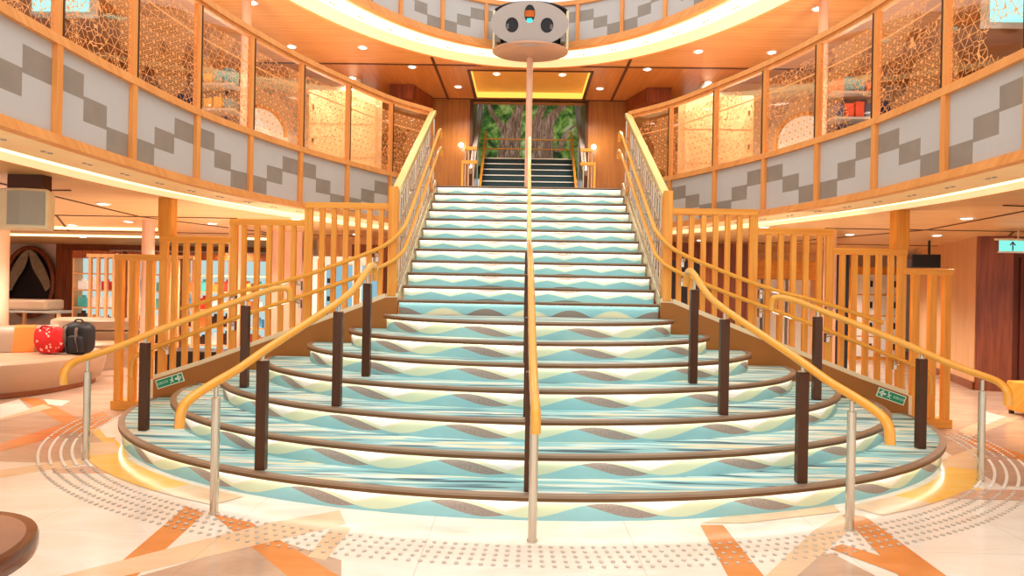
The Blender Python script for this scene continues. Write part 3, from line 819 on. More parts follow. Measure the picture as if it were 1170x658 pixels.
# mural
def mural_mat():
    m,nt,b=newmat('foliage_picture'); p=objpos(nt)
    n=noise(nt,p,3.2,6,.65,.5); n2=noise(nt,p,9,4,.6)
    c=ramp(nt,n,[(0,hx('#141F10')),(.38,hx('#24401A')),(.46,hx('#4C7C2E')),(.54,hx('#86B24E')),(.63,hx('#B8C890')),(.72,hx('#E0E4CC'))])
    c=cmix(nt,n2.step(.5,.75)*.5,c,hx('#1C2E14'))
    nt.links.new(c,b.inputs['Base Color']); b.inputs['Roughness'].default_value=.5; nt.links.new(c,b.inputs['Emission Color']); b.inputs['Emission Strength'].default_value=.35; return m  # slight self-glow added to brighten the foliage picture
def bark_mat():
    m,nt,b=newmat('bark_picture'); s=nt.nodes.new('ShaderNodeSeparateXYZ'); nt.links.new(objpos(nt),s.inputs[0])
    x,z=X(nt,s.outputs[0]),X(nt,s.outputs[2]); n=noise(nt,vec(nt,x*16,z*3.0),1,5,.65,1.2)
    c=ramp(nt,n,[(.3,hx('#4A3426')),(.5,hx('#967A64')),(.65,hx('#C8B49E'))])
    nt.links.new(c,b.inputs['Base Color']); b.inputs['Roughness'].default_value=.6; nt.links.new(c,b.inputs['Emission Color']); b.inputs['Emission Strength'].default_value=.25; return m  # weak emission added so the painted trunks look brighter
t=thing('tree_mural','large picture of two old spreading tree trunks and green foliage behind the landing','mural',(0,15.5,4.3))
mb=MB(); mb.box(-1.25,1.25,15.5,15.56,4.2,6.6); mb.build('foliage_panel',mural_mat(),t)
BK=bark_mat()
def trunk(pts,y=15.49):
    mb=MB()
    for (a,b) in zip(pts,pts[1:]):
        mb.face([(a[0]-a[2],y,a[1]),(a[0]+a[2],y,a[1]),(b[0]+b[2],y,b[1]),(b[0]-b[2],y,b[1])],0)
    mb.build('tree_trunk',BK,t)
trunk([(-.52,4.3,.36),(-.50,4.7,.29),(-.46,5.1,.26),(-.42,5.5,.24),(-.30,5.75,.14),(-.22,6.1,.10),(-.16,6.5,.10)])
trunk([(-.55,5.35,.14),(-.72,5.6,.09),(-.92,5.85,.06),(-1.15,6.3,.05)],15.488)
trunk([(.32,4.3,.40),(.30,4.8,.32),(.36,5.2,.28),(.42,5.55,.20),(.62,5.85,.14),(.90,6.08,.11),(1.25,6.2,.10)],15.487)
trunk([(.22,5.2,.16),(.18,5.6,.12),(.30,5.9,.10),(.42,6.3,.08)],15.486)
trunk([(.75,4.9,.10),(.95,5.4,.05),(1.2,5.6,.04)],15.489)

# pole and projector pod
t=thing('projector_pod','oval speckled grey projector pod with two round holes on a rose beige pole','projector pod',(0,9.95,LAND))
mb=MB(); mb.tube([(-.02,10.02,LAND),(-.02,10.02,5.21)],.052,0,20); mb.build('pole','pinkcol',t)
pz=5.20; pc=(-.02,9.80)
mb=MB(); mb.lathe([(.585,pz),(.60,pz+.008),(.60,pz+.03),(.58,pz+.04)],(pc[0],pc[1],0),48,0,1,.70); mb.build('base_plate',plain('rose_grey_plate','#CFA488',.3,.1),t)
mb=MB(); mb.lathe([(.53,pz+.04),(.53,pz+.62)],(pc[0],pc[1]+.12,0),40,0,1,.50); mb.build('dark_housing','black',t)
mb=MB(); mb.lathe([(.60,pz+.62),(.61,pz+.64),(.60,pz+.66)],(pc[0],pc[1]+.05,0),48,0,1,.68); mb.build('top_plate','black',t)
for s in(-1,1):
    mb=MB(); mb.box(pc[0]+s*.575-.02,pc[0]+s*.575+.02,pc[1]-.10,pc[1]+.12,pz+.03,pz+.63); mb.build('side_bracket','cream',t)
    for k,z in enumerate((.10,.25)):
        mb=MB(); mb.box(pc[0]+s*.50-.035,pc[0]+s*.50+.035,pc[1]-.22,pc[1]-.12,pz+z,pz+z+.10); mb.build('spotlight','grey',t)
# tilted front plate with holes (boolean-free: ring-fan built around holes)
M['lensgrey']=plain('dim_lens_grey','#6E6A68',.4)
def front_plate():
    from mathutils.geometry import tessellate_polygon
    a,b=.59,.315
    outer=[Vector((a*cos(2*PI*k/64),b*sin(2*PI*k/64),0)) for k in range(64)]
    holes=[]
    for (hx_,hy_,ra,rb) in ((-.265,-.02,.098,.105),(.265,-.02,.098,.105),(0,.14,.082,.125)):
        holes.append([Vector((hx_+ra*cos(-2*PI*k/24),hy_+rb*sin(-2*PI*k/24),0)) for k in range(24)])
    loops=[outer]+holes; tris=tessellate_polygon(loops); V=[v for l in loops for v in l]
    up=Vector((0,.50,.80)).normalized(); n=Vector((0,-up.z,up.y)); c0=Vector((pc[0]-.02,9.36,5.475))
    def W(v,d=0): return c0+Vector((v.x,0,0))+up*v.y+n*d
    up=Vector((0,-.35,.94)).normalized(); n=Vector((0,-.94,-.35)).normalized()
    mb=MB()
    for f in tris: mb.face([W(V[i],.012) for i in f],0); mb.face([W(V[i],-.012) for i in reversed(f)],0)
    for l in loops:
        for i in range(len(l)): p,q=l[i],l[(i+1)%len(l)]; mb.face([W(p,-.012),W(q,-.012),W(q,.012),W(p,.012)],0)
    mb.build('front_plate','glitter',t)
    mb=MB(); mb.face([W(v,-.045)for v in [Vector((.5*cos(2*PI*k/32),.27*sin(2*PI*k/32),0)) for k in range(32)]],0); mb.build('inner_baffle','black',t)
    mb=MB(); mb.lathe([(.045,-.01),(.04,.01)],(0,0,0),16); o=mb.build('lens',emit('cyan_lens','#40E8E0',2.5),t); o.matrix_parent_inverse=Matrix.Identity(4); o.location=W(Vector((0,.05,0)),-.035)-t.location; o.rotation_euler=(PI/2-.35,0,0)
    mb=MB(); q=[W(Vector((x,y,0)),-.04) for x,y in((-.075,.10),(.075,.10),(.075,.19),(-.075,.19))]; mb.face(q,0); mb.build('warm_reflector','orange',t)
    for s in(-1,1):
        mb=MB(); p=W(Vector((s*.335,-.04,0)),-.03); mb.box(p.x-.022,p.x+.022,p.y-.01,p.y+.01,p.z-.04,p.z+.04); mb.build('lens_mount','lensgrey',t)
front_plate()

# upper side walls behind the balconies (deck 2)
for s,side in((-1,'left'),(1,'right')):
    mb=MB(); mb.box(*sorted((s*3.3,s*9)),12.0,12.1,LAND-.02,Z3,0); mb.box(*sorted((s*9,s*9.1)),0,12.1,LAND-.02,Z3,0)
    struct(mb.build('wall_upper_'+side,'upwall'))
    for k,(x,y,w,h,m_) in enumerate(((3.9,11.9,.7,2.0,'wallwood'),(5.3,11.9,1.2,1.9,'lamp2'),(7.2,11.9,1.4,1.9,'wallpale'))):
        if m_=='lamp2':
            M.setdefault('lamp2',emit('lit_niche','#FFE6C8',1.1))
            t=thing('lit_niche',f'arched glowing display niche behind the {side} balcony glass','niche',(s*x,11.95,LAND))
            mb=MB(); n=16; pts=[(s*x-w/2,11.9,LAND+.1),(s*x+w/2,11.9,LAND+.1)]+[(s*x+w/2*cos(PI*q/n),11.9,LAND+1.2+w/2*sin(PI*q/n)) for q in range(n+1)]
            mb.prism(pts,(0,.09,0)); mb.build('glowing_panel','lamp2',t)
            mb=MB(); A=[Vector(p) for p in pts[1:]+pts[:1]]; mb.tube([Vector(p)-Vector((0,.02,0)) for p in pts[2:]]+[Vector(pts[0])],.04); mb.build('arch_frame','fence',t)
    # cabinet wall seen through the glass next to the stairs
    t=thing('panelled_cupboard',f'pale oak cupboard wall with flush doors behind the {side} balcony glass','cupboard',(s*3.0,11.0,LAND))
    mb=MB(); mb.box(*sorted((s*2.75,s*3.95)),11.0,11.5,LAND,4.95); mb.build('carcass','wallpale',t)
    for cxx in (3.05,3.65):
        for zz in (3.15,3.75,4.35):
            mb=MB(); mb.box(*sorted((s*(cxx-.28),s*(cxx+.28))),10.985,11.0,zz,zz+.57); d=mb.build('door','wallpale',t)
            mb=MB(); mb.box(*sorted((s*(cxx+.2),s*(cxx+.23))),10.965,10.985,zz+.25,zz+.33); mb.build('handle','bronze',d)
    # display stands with colourful goods
    cols=['#2A7C8C','#C8482E','#E8E4DC','#30405E','#D89A38','#7E3A30','#5AA8A0']
    for q in range(5):
        x=4.4+q*.85; y=8.6+(q%2)*1.1
        t=thing('merchandise_stand',['dark blue stand of pale goods','rust red stand of small goods','black stand of teal goods','brown stand of folded goods','navy stand of white goods'][q]+f' behind the {side} balcony glass','display stand',(s*x,y,LAND))
        mb=MB(); mb.box(s*x-.3,s*x+.3,y-.2,y+.2,LAND-.015,LAND+.12); mb.box(s*x-.3,s*x+.3,y+.14,y+.2,LAND+.12,LAND+1.35)
        mb.build('frame',plain(f'stand{q}{side}',['#2E3A56','#8C3A28','#1E1C20','#7A4A30','#28304A'][q],.5),t)
        for z in (.4,.75,1.1):
            mb=MB(); mb.box(s*x-.3,s*x+.3,y-.15,y+.14,LAND+z,LAND+z+.03); mb.build('shelf','grey',t)
        mb=MB()
        for z in (.43,.78,1.13):
            for c in range(4): 
                hh=.12+.1*random.random(); mb.box(s*x-.27+c*.14,s*x-.16+c*.14,y-.12,y+.08,LAND+z,LAND+z+hh,random.randrange(3))
        mb.build('goods',[plain(f'goods{q}{side}{j}',random.choice(cols),.6) for j in range(3)],t)
    # lit sign lamps
    t=thing('light_box',f'cyan glowing light box hanging behind the {side} balcony glass','light box',(s*5.3,6.9,4.6))
    mb=MB(); mb.box(s*5.3-.35,s*5.3+.35,6.85,6.95,4.45,4.75); mb.build('case','grey',t)
    mb=MB(); mb.box(s*5.3-.32,s*5.3+.32,6.835,6.85,4.48,4.72); mb.build('lit_face',emit('cyan_face'+side,'#A8F0EC',1.6),t)
    mb=MB(); mb.tube([(s*5.3-.3,6.9,4.75),(s*5.3-.3,6.9,Z3)],.01); mb.tube([(s*5.3+.3,6.9,4.75),(s*5.3+.3,6.9,Z3)],.01); mb.build('hanger','steel',t)
    # columns
    mb=MB(); mb.tube([(s*3.96,8.5,ZM+.003),(s*3.96,8.5,Z3)],.065,0,20); tag(mb.build('column','pinkcol'),f'slim pale round column behind the {side} upper balcony','column')

# ================================================================== GROUND FLOOR
mb=MB(); mb.face([(-16,-3,0),(16,-3,0),(16,18,0),(-16,18,0)],0)
lay=[0]
def inlay(px,mat,world=None):
    lay[0]+=1; z=.0001*lay[0]
    pts=world or [(*atz(x,y,0),) for x,y in px]
    pts=[Vector((p[0],p[1],z)) for p in pts]
    n=sum((a.cross(b).z for a,b in zip(pts,pts[1:]+pts[:1])))
    if n<0: pts.reverse()
    mb.face(pts,mat)
# 1 tan 2 orange 3 pale 4 gold 5 rose
inlay(None,1,[(-16,5.15),(-3.6,4.9),(-4.3,7.2),(-4.3,18),(-16,18)])
inlay(None,1,[(16,5.0),(3.7,4.9),(4.3,7.2),(4.3,18),(16,18)])
for s in (-1,1):
    inlay(None,1,[(s*16,18),(s*0,18),(s*0,7.2),(s*4.4,7.2)])
# left foreground
inlay([(130,520),(0,540),(0,548),(0,590),(60,500)][:0] or [(160,658),(214,658),(300,612),(390,640),(390,658),(285,658)],1)
inlay([(285,622),(160,658),(160,672),(400,672)],1)
inlay([(0,537),(145,516),(150,522),(0,546)],3)
inlay([(60,536),(148,528),(155,541),(60,541)],5)
inlay([(105,670),(150,664),(233,587),(213,578)],2)
inlay([(242,587),(287,597),(410,672),(345,672)],2)
inlay([(30,668),(100,668),(395,599),(388,583),(310,597)],3)
inlay([(380,600),(402,603),(372,640),(352,636)],3)
inlay([(22,455),(44,455),(118,492),(98,500)],2)
inlay([(100,490),(118,490),(142,512),(128,514)],4)
inlay([(114,510),(142,509),(146,522),(128,521)],4)
inlay([(0,507),(0,516),(130,482),(118,470)],2)
inlay([(0,480),(60,466),(50,462),(0,474)],3)
inlay([(0,462),(22,456),(34,468),(0,478)],0)
inlay([(50,456),(80,458),(70,464),(55,462)],0)
inlay([(112,488),(140,472),(142,500),(122,500)],0)
# right foreground
inlay([(890,653),(950,632),(1000,658),(1010,668),(870,668)],1)
inlay([(860,665),(905,612),(960,600),(980,632)][:0] or [(880,656),(940,630),(1000,660),(880,670)],1)
inlay([(800,600),(826,600),(882,670),(838,670)],2)
inlay([(962,588),(988,590),(1100,672),(1040,672)],2)
inlay([(948,627),(962,622),(1100,664),(1080,676)],2)
inlay([(865,668),(900,668),(972,604),(962,588),(930,606)],3)
inlay([(800,598),(850,598),(960,585),(950,575),(830,590)],3)
inlay([(1077,546),(1126,560),(1127,567),(1077,552)],4)
inlay([(1074,538),(1072,527),(1113,512),(1128,516)],3)
inlay([(1066,560),(1170,560),(1170,572),(1060,569)],5)
inlay([(1095,492),(1170,462),(1170,476),(1108,500)],3)
inlay([(1125,470),(1150,476),(1115,490)],0)
inlay([(1113,500),(1170,520),(1170,528),(1104,506)],2)
# warm LED glow painted into the floor colour round the first step
O_=ell(A_[0]+.02,EC-D_[0]+.02,40,PI*1.06,PI*1.94); I_=ell(A_[0]+.30,EC-D_[0]+.22,40,PI*1.06,PI*1.94)
for k in range(40):
    if 3<k<13 or 27<k<37:
        inlay(None,4 if 5<k<11 or 29<k<35 else 3,[(O_[k].x,O_[k].y),(O_[k+1].x,O_[k+1].y),(I_[k+1].x,I_[k+1].y),(I_[k].x,I_[k].y)]); lay[0]-=1
struct(mb.build('floor',['marble','tan','fl_orange','fl_pale','fl_gold','fl_rose'],merge=False))

# tactile studs
sm=MB(); sm.lathe([(.0125,0),(.0125,.002),(.008,.004)],(0,0,0),10,0); stud0=sm.build('tactile_stud',plain('stud_metal','#D2C8BC',.3,.3))
stud_pos=[]
L=0; prev=None; K=3000
for k in range(K+1):
    t_=PI*1.03+PI*.94*k/K; p=Vector((4.59*cos(t_),EC+3.594*sin(t_),0))
    if prev is not None: L+=(p-prev).length
    prev=p
    if L>=.063:
        L=0
        for row in range(5):
            a=4.42+row*.085; b=3.47+row*.062; x_,y_=a*cos(t_),EC+b*sin(t_)
            if not (4.78<y_<5.75): stud_pos.append((x_,y_))
ZF=.0001*lay[0]+.0004
stud_pos.sort(key=lambda p:(p[0]-cx)**2+p[1]**2+1.475**2)
G1='small round metal tactile stud set in the marble floor in front of the steps'
for k,(x,y) in enumerate(stud_pos[:300]):
    o=stud0 if k==0 else stud0.copy()
    if k: COL.objects.link(o)
    o.location=(x,y,ZF); tag(o,G1,'floor stud','tactile studs in a curved band round the steps')
mb=MB()
for x,y in stud_pos[300:]: mb.lathe([(.0145,ZF),(.0145,ZF+.003),(.009,ZF+.006)],(x,y,0),8,0)
o=mb.build('tactile_studs',stud0.data.materials[0]); tag(o,'outer rows of tiny metal tactile studs towards both ends of the curved band','floor studs'); o['kind']='stuff'
WB=plain('white_bar','#F6F2EC',.3)
for s,side in((-1,'left'),(1,'right')):
    for row in range(5):
        a=4.42+row*.085; b=3.47+row*.062; P=[]
        for k in range(60):
            t_=PI*1.03+(PI*.5)*k/59; y=EC+b*sin(t_)
            if 4.80<=y<=5.73: P.append((-s*a*cos(t_)*1.0,y,ZF+.003))
        P=[(s*abs(p[0]),p[1],p[2]) for p in P]
        mb=MB(); mb.sweep(P,[(-.012,-.003),(.012,-.003),(.009,.003),(-.009,.003)])
        tag(mb.build('guide_bar',WB),f'{["innermost","second","middle","fourth","outermost"][row]} curved white tactile bar on the floor at the {side} end of the studs','guide bar')

# ---- ground floor walls, right
mb=MB(); 
mb.prism([(7.12,9.95,0),(8.25,13.2,0),(8.35,13.2,0),(7.22,9.95,0)],(0,0,ZC),0); struct(mb.build('wall_right','wallpale'))
mb=MB(); mb.prism([(7.08,9.93,.0),(8.2,13.2,0),(8.24,13.2,0),(7.12,9.93,0)],(0,0,.12),0); struct(mb.build('baseboard_right','darkwood'))
mb=MB(); mb.prism([(7.1,9.9,0),(7.55,9.75,0),(7.6,9.9,0),(7.2,10.0,0)],(0,0,ZC),0); struct(mb.build('trim_8','darkwood'))
mb=MB(); mb.box(7.55,12,9.85,9.95,0,ZC); struct(mb.build('wall_far_right','reddoor'))
mb=MB(); mb.box(7.72,8.9,9.82,9.85,.02,2.1); d=struct(mb.build('door_1','reddoor'))
mb=MB(); mb.box(-16,16,16.5,16.6,0,ZC); struct(mb.build('wall_back','pinkwall'))
mb=MB(); mb.box(4.5,8.6,14.9,15.0,0,ZC); struct(mb.build('wall_right_back','wallpale'))
mb=MB(); mb.box(1.6,4.4,12.2,12.3,0,ZC); struct(mb.build('wall_centre_right','darkwood'))
mb=MB(); mb.box(-4.3,-1.6,12.6,12.7,0,ZC,0); struct(mb.build('wall_centre_left','wallpale'))
mb=MB(); mb.box(-1.6,1.6,11.9,12.0,0,ZC); struct(mb.build('wall_under_stairs','darkwood'))
# black duct-like cabinets
mb=MB(); mb.box(2.40,2.98,10.6,11.1,0,2.0); tag(mb.build('vending_machine','black',bevel=.01),'tall black cabinet behind the right slatted screen next to the stairs','cabinet')
mb=MB(); mb.box(5.35,5.62,10.9,11.2,0,2.25); tag(mb.build('pillar','black'),'narrow black pillar behind the right slatted screen','pillar')
# lockers
t=thing('locker_bank','white locker bank with black handles seen through the right slatted screen','lockers',(7.8,14.2,0))
mb=MB(); mb.box(7.30,8.45,14.1,14.6,0,2.1); mb.build('carcass','fence',t)
for c in range(2):
    for q in range(4):
        x0=7.35+c*.53; z0=.08+q*.47
        mb=MB(); mb.box(x0,x0+.5,14.07,14.1,z0,z0+.44); d=mb.build('door','white',t,bevel=.004)
        mb=MB(); mb.box(x0+.40,x0+.44,14.04,14.07,z0+.16,z0+.30); mb.build('handle','black',d)
t=thing('service_counter','white cabinet under an orange canopy behind the right slatted screen','cabinet',(5.0,12.8,0))
for k in range(3):
    mb=MB(); mb.box(4.3+k*.5,4.74+k*.5,12.6,13.0,0,1.75); mb.build('white_panel','white',t,bevel=.005)
mb=MB(); mb.box(4.2,5.9,12.5,13.1,1.76,2.12); mb.build('orange_header','fence_x',t)
t=thing('notice_board','white notice sheet on the dark wall behind the right screen','notice',(3.2,12.15,1.3))
mb=MB(); mb.box(3.0,3.45,12.165,12.1995,1.1,1.65); mb.build('sheet','white',t)
mb=MB(); 
for k in range(5): mb.box(3.05,3.38-.03*(k%2),12.155,12.1645,1.18+k*.09,1.20+k*.09)
mb.build('printed_lines','grey',t)
t=thing('wall_television','black flat television on the oak wall beyond the right screen','television',(7.5,10.7,2.1))
mb=MB(); mb.prism([(6.68,10.85,1.96),(7.10,10.75,1.96),(7.12,10.81,1.96),(6.70,10.91,1.96)],(0,0,.23)); mb.build('casing','black',t,bevel=.01)
mb=MB(); mb.prism([(6.70,10.835,1.98),(7.08,10.745,1.98),(7.085,10.75,1.98),(6.705,10.84,1.98)],(0,0,.19)); mb.build('screen',plain('tv_glass','#0A0A10',.5),t)
mb=MB(); mb.tube([(6.95,10.83,2.18),(6.95,10.83,ZC)],.02); mb.build('bracket','black',t)
# exit sign right
t=thing('exit_sign','small cyan lit exit sign with dark up arrow hanging from the right ceiling','sign',(7.05,8.8,2.2))
M['exitface']=emit('exit_face','#8CECE0',1.15)
mb=MB(); mb.box(6.63,7.13,8.8,8.84,2.12,2.27); mb.build('lit_panel','exitface',t)
mb=MB(); mb.box(6.57,7.13,8.79,8.85,2.275,2.30); mb.build('mount','cream',t)
mb=MB(); mb.box(6.62,7.14,8.79,8.85,2.10,2.12); mb.build('bottom_edge','white',t)
mb=MB(); y=8.797; xx=6.79
mb.box(xx-.008,xx+.008,y-.002,y,2.13,2.25); mb.face([(xx-.045,y,2.21),(xx-.03,y,2.20),(xx,y,2.238),(xx,y,2.262)]); mb.face([(xx,y,2.262),(xx,y,2.238),(xx+.03,y,2.20),(xx+.045,y,2.21)]); mb.build('arrow','black',t)
mb=MB(); mb.tube([(6.88,8.82,2.30),(6.88,8.82,ZC)],.01); mb.build('hanger','steel',t)

# speakers hanging from the ceilings
def speaker(sx,side,x,y):
    t=thing('ceiling_speaker',f'cream box speaker with grey mesh front hanging under the {side} balcony ceiling','speaker',(x,y,2.1))
    mb=MB(); w=.30; pts=[(x-.50,y+.10,1.93),(x-.02,y-.04,1.93),(x+.12,y-.05,1.93),(x+.31,y+.02,1.93),(x+.16,y+.3,1.93),(x-.50,y+.3,1.93)]
    if sx>0: pts=[(2*x-p[0],p[1],p[2]) for p in pts]
    mb.prism(pts,(0,0,.36)); mb.build('casing','cream',t,bevel=.02)
    a,b=Vector(pts[1]),Vector(pts[3]); a=a.lerp(b,.06); b=Vector(pts[1]).lerp(b,.95); n=Vector((0,-.022,0))
    mm,nt,bs=newmat('speaker_mesh'+side); U,V=uv(nt); k=((U*130).frac()-.5).abs().lt(.25).max(((V*130).frac()-.5).abs().lt(.25)); nt.links.new(cmix(nt,k,hx('#7E7A70'),hx('#B4B0A4')),bs.inputs['Base Color'])
    mb=MB(); c=Vector(pts[2])
    for p,q,u0,u1 in ((Vector(pts[1]).lerp(c,.15),c,0,.14),(c,Vector(pts[3]).lerp(c,.06),.14,.34)):
        mb.face([p+n+Vector((0,0,.03)),q+n+Vector((0,0,.03)),q+n+Vector((0,0,.33)),p+n+Vector((0,0,.33))],0,[(u0,0),(u1,0),(u1,.3),(u0,.3)])
    mb.build('mesh_front',mm,t)
    mb=MB(); mb.box(x-.12,x+.20,y+.08,y+.2,2.29,ZC); mb.build('ceiling_bracket','bronze',t)
speaker(-1,'left',-4.68,5.5); speaker(1,'right',5.14,5.9)

# ---- ground floor left: far wall details
YL=16.4
t=thing('round_porthole','large round dark porthole mirror with tied back grey curtains on the far left wall','porthole',(-13.0,YL,1.2))
pcx,pcz,prr=-13.28,1.39,.92
mb=MB(); P=[(pcx+prr*cos(2*PI*k/48)*.70,YL-.05,pcz+prr*sin(2*PI*k/48)) for k in range(49)]; mb.tube(P,.06); mb.build('wooden_rim','darkwood',t)
mb=MB(); mb.face([(pcx+prr*.68*cos(2*PI*k/48),YL-.0,pcz+prr*.98*sin(2*PI*k/48)) for k in range(48)]); mb.build('dark_pane',plain('night_pane','#1C1018',.6),t)
for s in(-1,1):
    mb=MB(); 
    for k in range(5):
        f=k/4; 
        mb.tube(chaikin([(pcx+s*(.03+.12*f),YL-.08,pcz+.86-.10*f),(pcx+s*(.12+.26*f),YL-.09-.03*(k%2),pcz+.42),(pcx+s*(.38+.14*f),YL-.09-.03*(k%2),pcz+.02+.05*f),(pcx+s*(.50+.06*f),YL-.08,pcz-.22+.1*f)],2),.042)
    mb.build('curtain',plain(f'curtain_taupe{s}','#A89680',.7,0,.2,9),t)
mb=MB(); mb.box(-12.58,-11.2,YL-.05,YL+.05,0,2.30); struct(mb.build('door_2','darkwood'))
mb=MB(); mb.box(-12.6,-6.0,YL-.02,YL+.06,2.30,ZC); struct(mb.build('trim_9','darkwood'))
mb=MB(); mb.box(-14.4,-14.3,3.5,16.6,0,ZC); struct(mb.build('wall_left','pinkwall'))
mb=MB(); mb.box(12.0,12.1,3.5,9.9,0,ZC); struct(mb.build('wall_far_right_side','wallpale'))
# ceiling cove bands left
mb=MB(); mb.box(-14.5,-6.6,11.0,11.25,ZC-.03,ZC-.005); mb.box(-12.0,-5.2,12.9,13.15,ZC-.03,ZC-.005); struct(mb.build('trim_10','cove'))
# big column at left edge
mb=MB(); mb.tube([(-9.45,10.9,0),(-9.45,10.9,ZC)],.16,0,24); tag(mb.build('column','pinkcol'),'thick rose beige column at the far left picture edge','column')
mb=MB(); mb.tube([(-5.95,9.6,0),(-5.95,9.6,ZC)],.09,0,24); tag(mb.build('column','pinkcol'),'rose beige column standing behind the left slatted screen','column')
mb=MB(); mb.tube([(-4.57,9.6,0),(-4.57,9.6,ZC)],.10,0,24); tag(mb.build('column','pinkcol'),'rose beige column nearest the stairs behind the left slatted screen','column')
mb=MB(); mb.tube([(4.55,9.4,0),(4.55,9.4,ZC)],.09,0,24); tag(mb.build('column','pinkcol'),'rose beige column behind the right slatted screen','column')
mb=MB(); mb.box(-4.75,-4.1,11.2,11.3,0,ZC); struct(mb.build('wall_partition','pinkcol'))
# second slatted screen, far left
t=thing('slatted_screen','low pale slatted screen in the far left background in front of the shop','screen',(-8.0,12.2,0))
mb=MB(); mb.box(-8.75,-6.6,12.15,12.25,1.93,2.0); mb.build('top_rail','wallpale',t)
mb=MB(); mb.box(-8.75,-6.6,12.15,12.25,0,.10); mb.build('base_board','fence_x',t)
for k in range(14):
    mb=MB(); x=-8.72+k*.16; mb.box(x,x+.05,12.17,12.23,.1,1.93); mb.build('slat','wallpale',t)
# shop shelving: backlit teal racks
goods_cols=[plain('good_teal','#58B8B4',.5,emis=.25),plain('good_white','#F4F4F0',.5,emis=.3),plain('good_red','#D83A28',.5,emis=.15),plain('good_orange','#EE8A44',.5,emis=.15),plain('good_blue','#58A8D8',.5,emis=.25),plain('good_dark','#4A3430',.5)]
gm=[]
for g in goods_cols:
    q=MB(); q.box(-.09,.09,-.06,.06,0,.20); q.box(-.03,.03,-.03,.03,.20,.25); o=q.build('boxed_good',g); gm.append(o.data); bpy.data.objects.remove(o)
def shelf_unit(x0,x1,y,desc,h=1.95):
    t=thing('shop_shelf',desc,'shelving',((x0+x1)/2,y,0))
    mb=MB(); mb.box(x0,x1,y+.28,y+.30,.0,h); mb.build('backlit_panel',emit('backlit'+desc[:6],'#D8F4F0',.8),t)
    for x in (x0,x1-.03):
        mb=MB(); mb.box(x,x+.03,y,y+.28,0,h); mb.build('side_panel','wallpale',t)
    for z in (.10,.48,.86,1.24,1.60):
        mb=MB(); mb.box(x0+.03,x1-.03,y,y+.28,z,z+.03); mb.build('shelf','wallpale',t)
    mb=MB(); mb.box(x0,x1,y-.02,y+.30,h,h+.16); mb.build('header','darkwood',t)
    return t
cnt=0
names=['leftmost','second','third','fourth']
for u,(x0,x1) in enumerate(((-9.8,-8.7),(-8.6,-7.5),(-7.4,-6.3),(-6.2,-5.1))):
    shelf_unit(x0,x1,13.2,f'{names[u]} backlit shop shelf unit full of small goods beyond the left screen')
    for zi,z in enumerate((.13,.51,.89,1.27)):
        for k in range(4):
            o=bpy.data.objects.new('boxed_good',random.choice(gm[:5] if zi>1 else gm[1:])); COL.objects.link(o); cnt+=1
            o.location=(x0+.17+k*.255,13.33,z+.003); o.scale=(1,1,.8+.4*random.random())
            tag(o,f'small boxed item on the {names[u]} backlit shop shelf beyond the left screen','shop goods',f'boxed goods on the {names[u]} shop shelf')
t=thing('refrigerated_display','white and red upright display cooler behind the left screen nearest the stairs','cooler',(-3.2,10.0,0))
mb=MB(); mb.box(-3.68,-2.58,10.3,10.9,0,1.95); mb.build('cabinet','white',t,bevel=.01)
mb=MB(); mb.box(-3.50,-3.42,10.28,10.3,.1,1.9); mb.box(-2.85,-2.80,10.28,10.3,.1,1.9); mb.build('red_stripe','orange',t)
mb=MB(); mb.box(-3.35,-2.92,10.28,10.3,.4,1.8); mb.box(-2.75,-2.5,10.28,10.3,.4,1.8); mb.build('glass_door',emit('cooler_glass','#A8D8E8',.8),t)
for k in range(4):
    mb=MB(); mb.box(-3.33,-3.2,10.26,10.28,.6+k*.3,.68+k*.3); mb.build('label_block','black',t)
mb=MB(); mb.box(-3.12,-2.5,10.95,11.1,0,2.2); tag(mb.build('dark_partition','darkwood'),'dark wooden partition behind the left screen beside the newel post','partition')
mb=MB(); mb.prism([(-4.80,7.9,0),(-3.7,7.9,0),(-3.7,8.3,0),(-4.80,8.3,0)],(0,0,.58)); tag(mb.build('planter_box','blackbox',bevel=.01),'low black planter box behind the foot of the left slatted screen','planter')
# fire extinguisher
t=thing('fire_extinguisher','small red fire extinguisher standing behind the left slatted screen','fire extinguisher',(-3.55,9.6,0))
mb=MB(); mb.lathe([(.07,0),(.075,.02),(.075,.42),(.05,.48),(.02,.50)],(-3.55,9.6,0),16); mb.build('cylinder',plain('extinguisher_red','#D22A20',.3),t)
mb=MB(); mb.tube([(-3.55,9.6,.50),(-3.55,9.6,.56),(-3.49,9.58,.57),(-3.46,9.58,.35)],.012); mb.build('hose_and_valve','black',t)

# ---- sofa
t=thing('curved_sofa','large curved taupe leather sofa with an orange stripe at the left edge','sofa',(-7.9,8.2,0))
sc=Vector((-7.62,8.28,0))

# seat: plan superellipse footprint
def foot(ax,ay,n=40,c=sc): 
    o=[]
    for k in range(n):
        a=2*PI*k/n; cc,ss=cos(a),sin(a); o.append((c.x+ax*abs(cc)**.75*(1 if cc>0 else -1),c.y+ay*abs(ss)**.75*(1 if ss>0 else -1)))
    return o
def lay_loop(mb,loops):
    for A,B in zip(loops,loops[1:]):
        n=len(A)
        for j in range(n): k=(j+1)%n; mb.face([A[j],A[k],B[k],B[j]],0,None,True)
    mb.face([*reversed(loops[0])],0); mb.face(loops[-1],0)
mb=MB(); lay_loop(mb,[[(x,y,0.004) for x,y in foot(1.48,1.15)],[(x,y,.07) for x,y in foot(1.48,1.15)]]); mb.build('plinth','plinth',t)
mb=MB(); lay_loop(mb,[[(x,y,z) for x,y in foot(1.54+d,1.2+d)] for z,d in((.07,-.03),(.10,0),(.20,.03),(.36,.06),(.42,.05),(.45,.0),(.46,-.08))]); mb.build('seat','taupe',t)
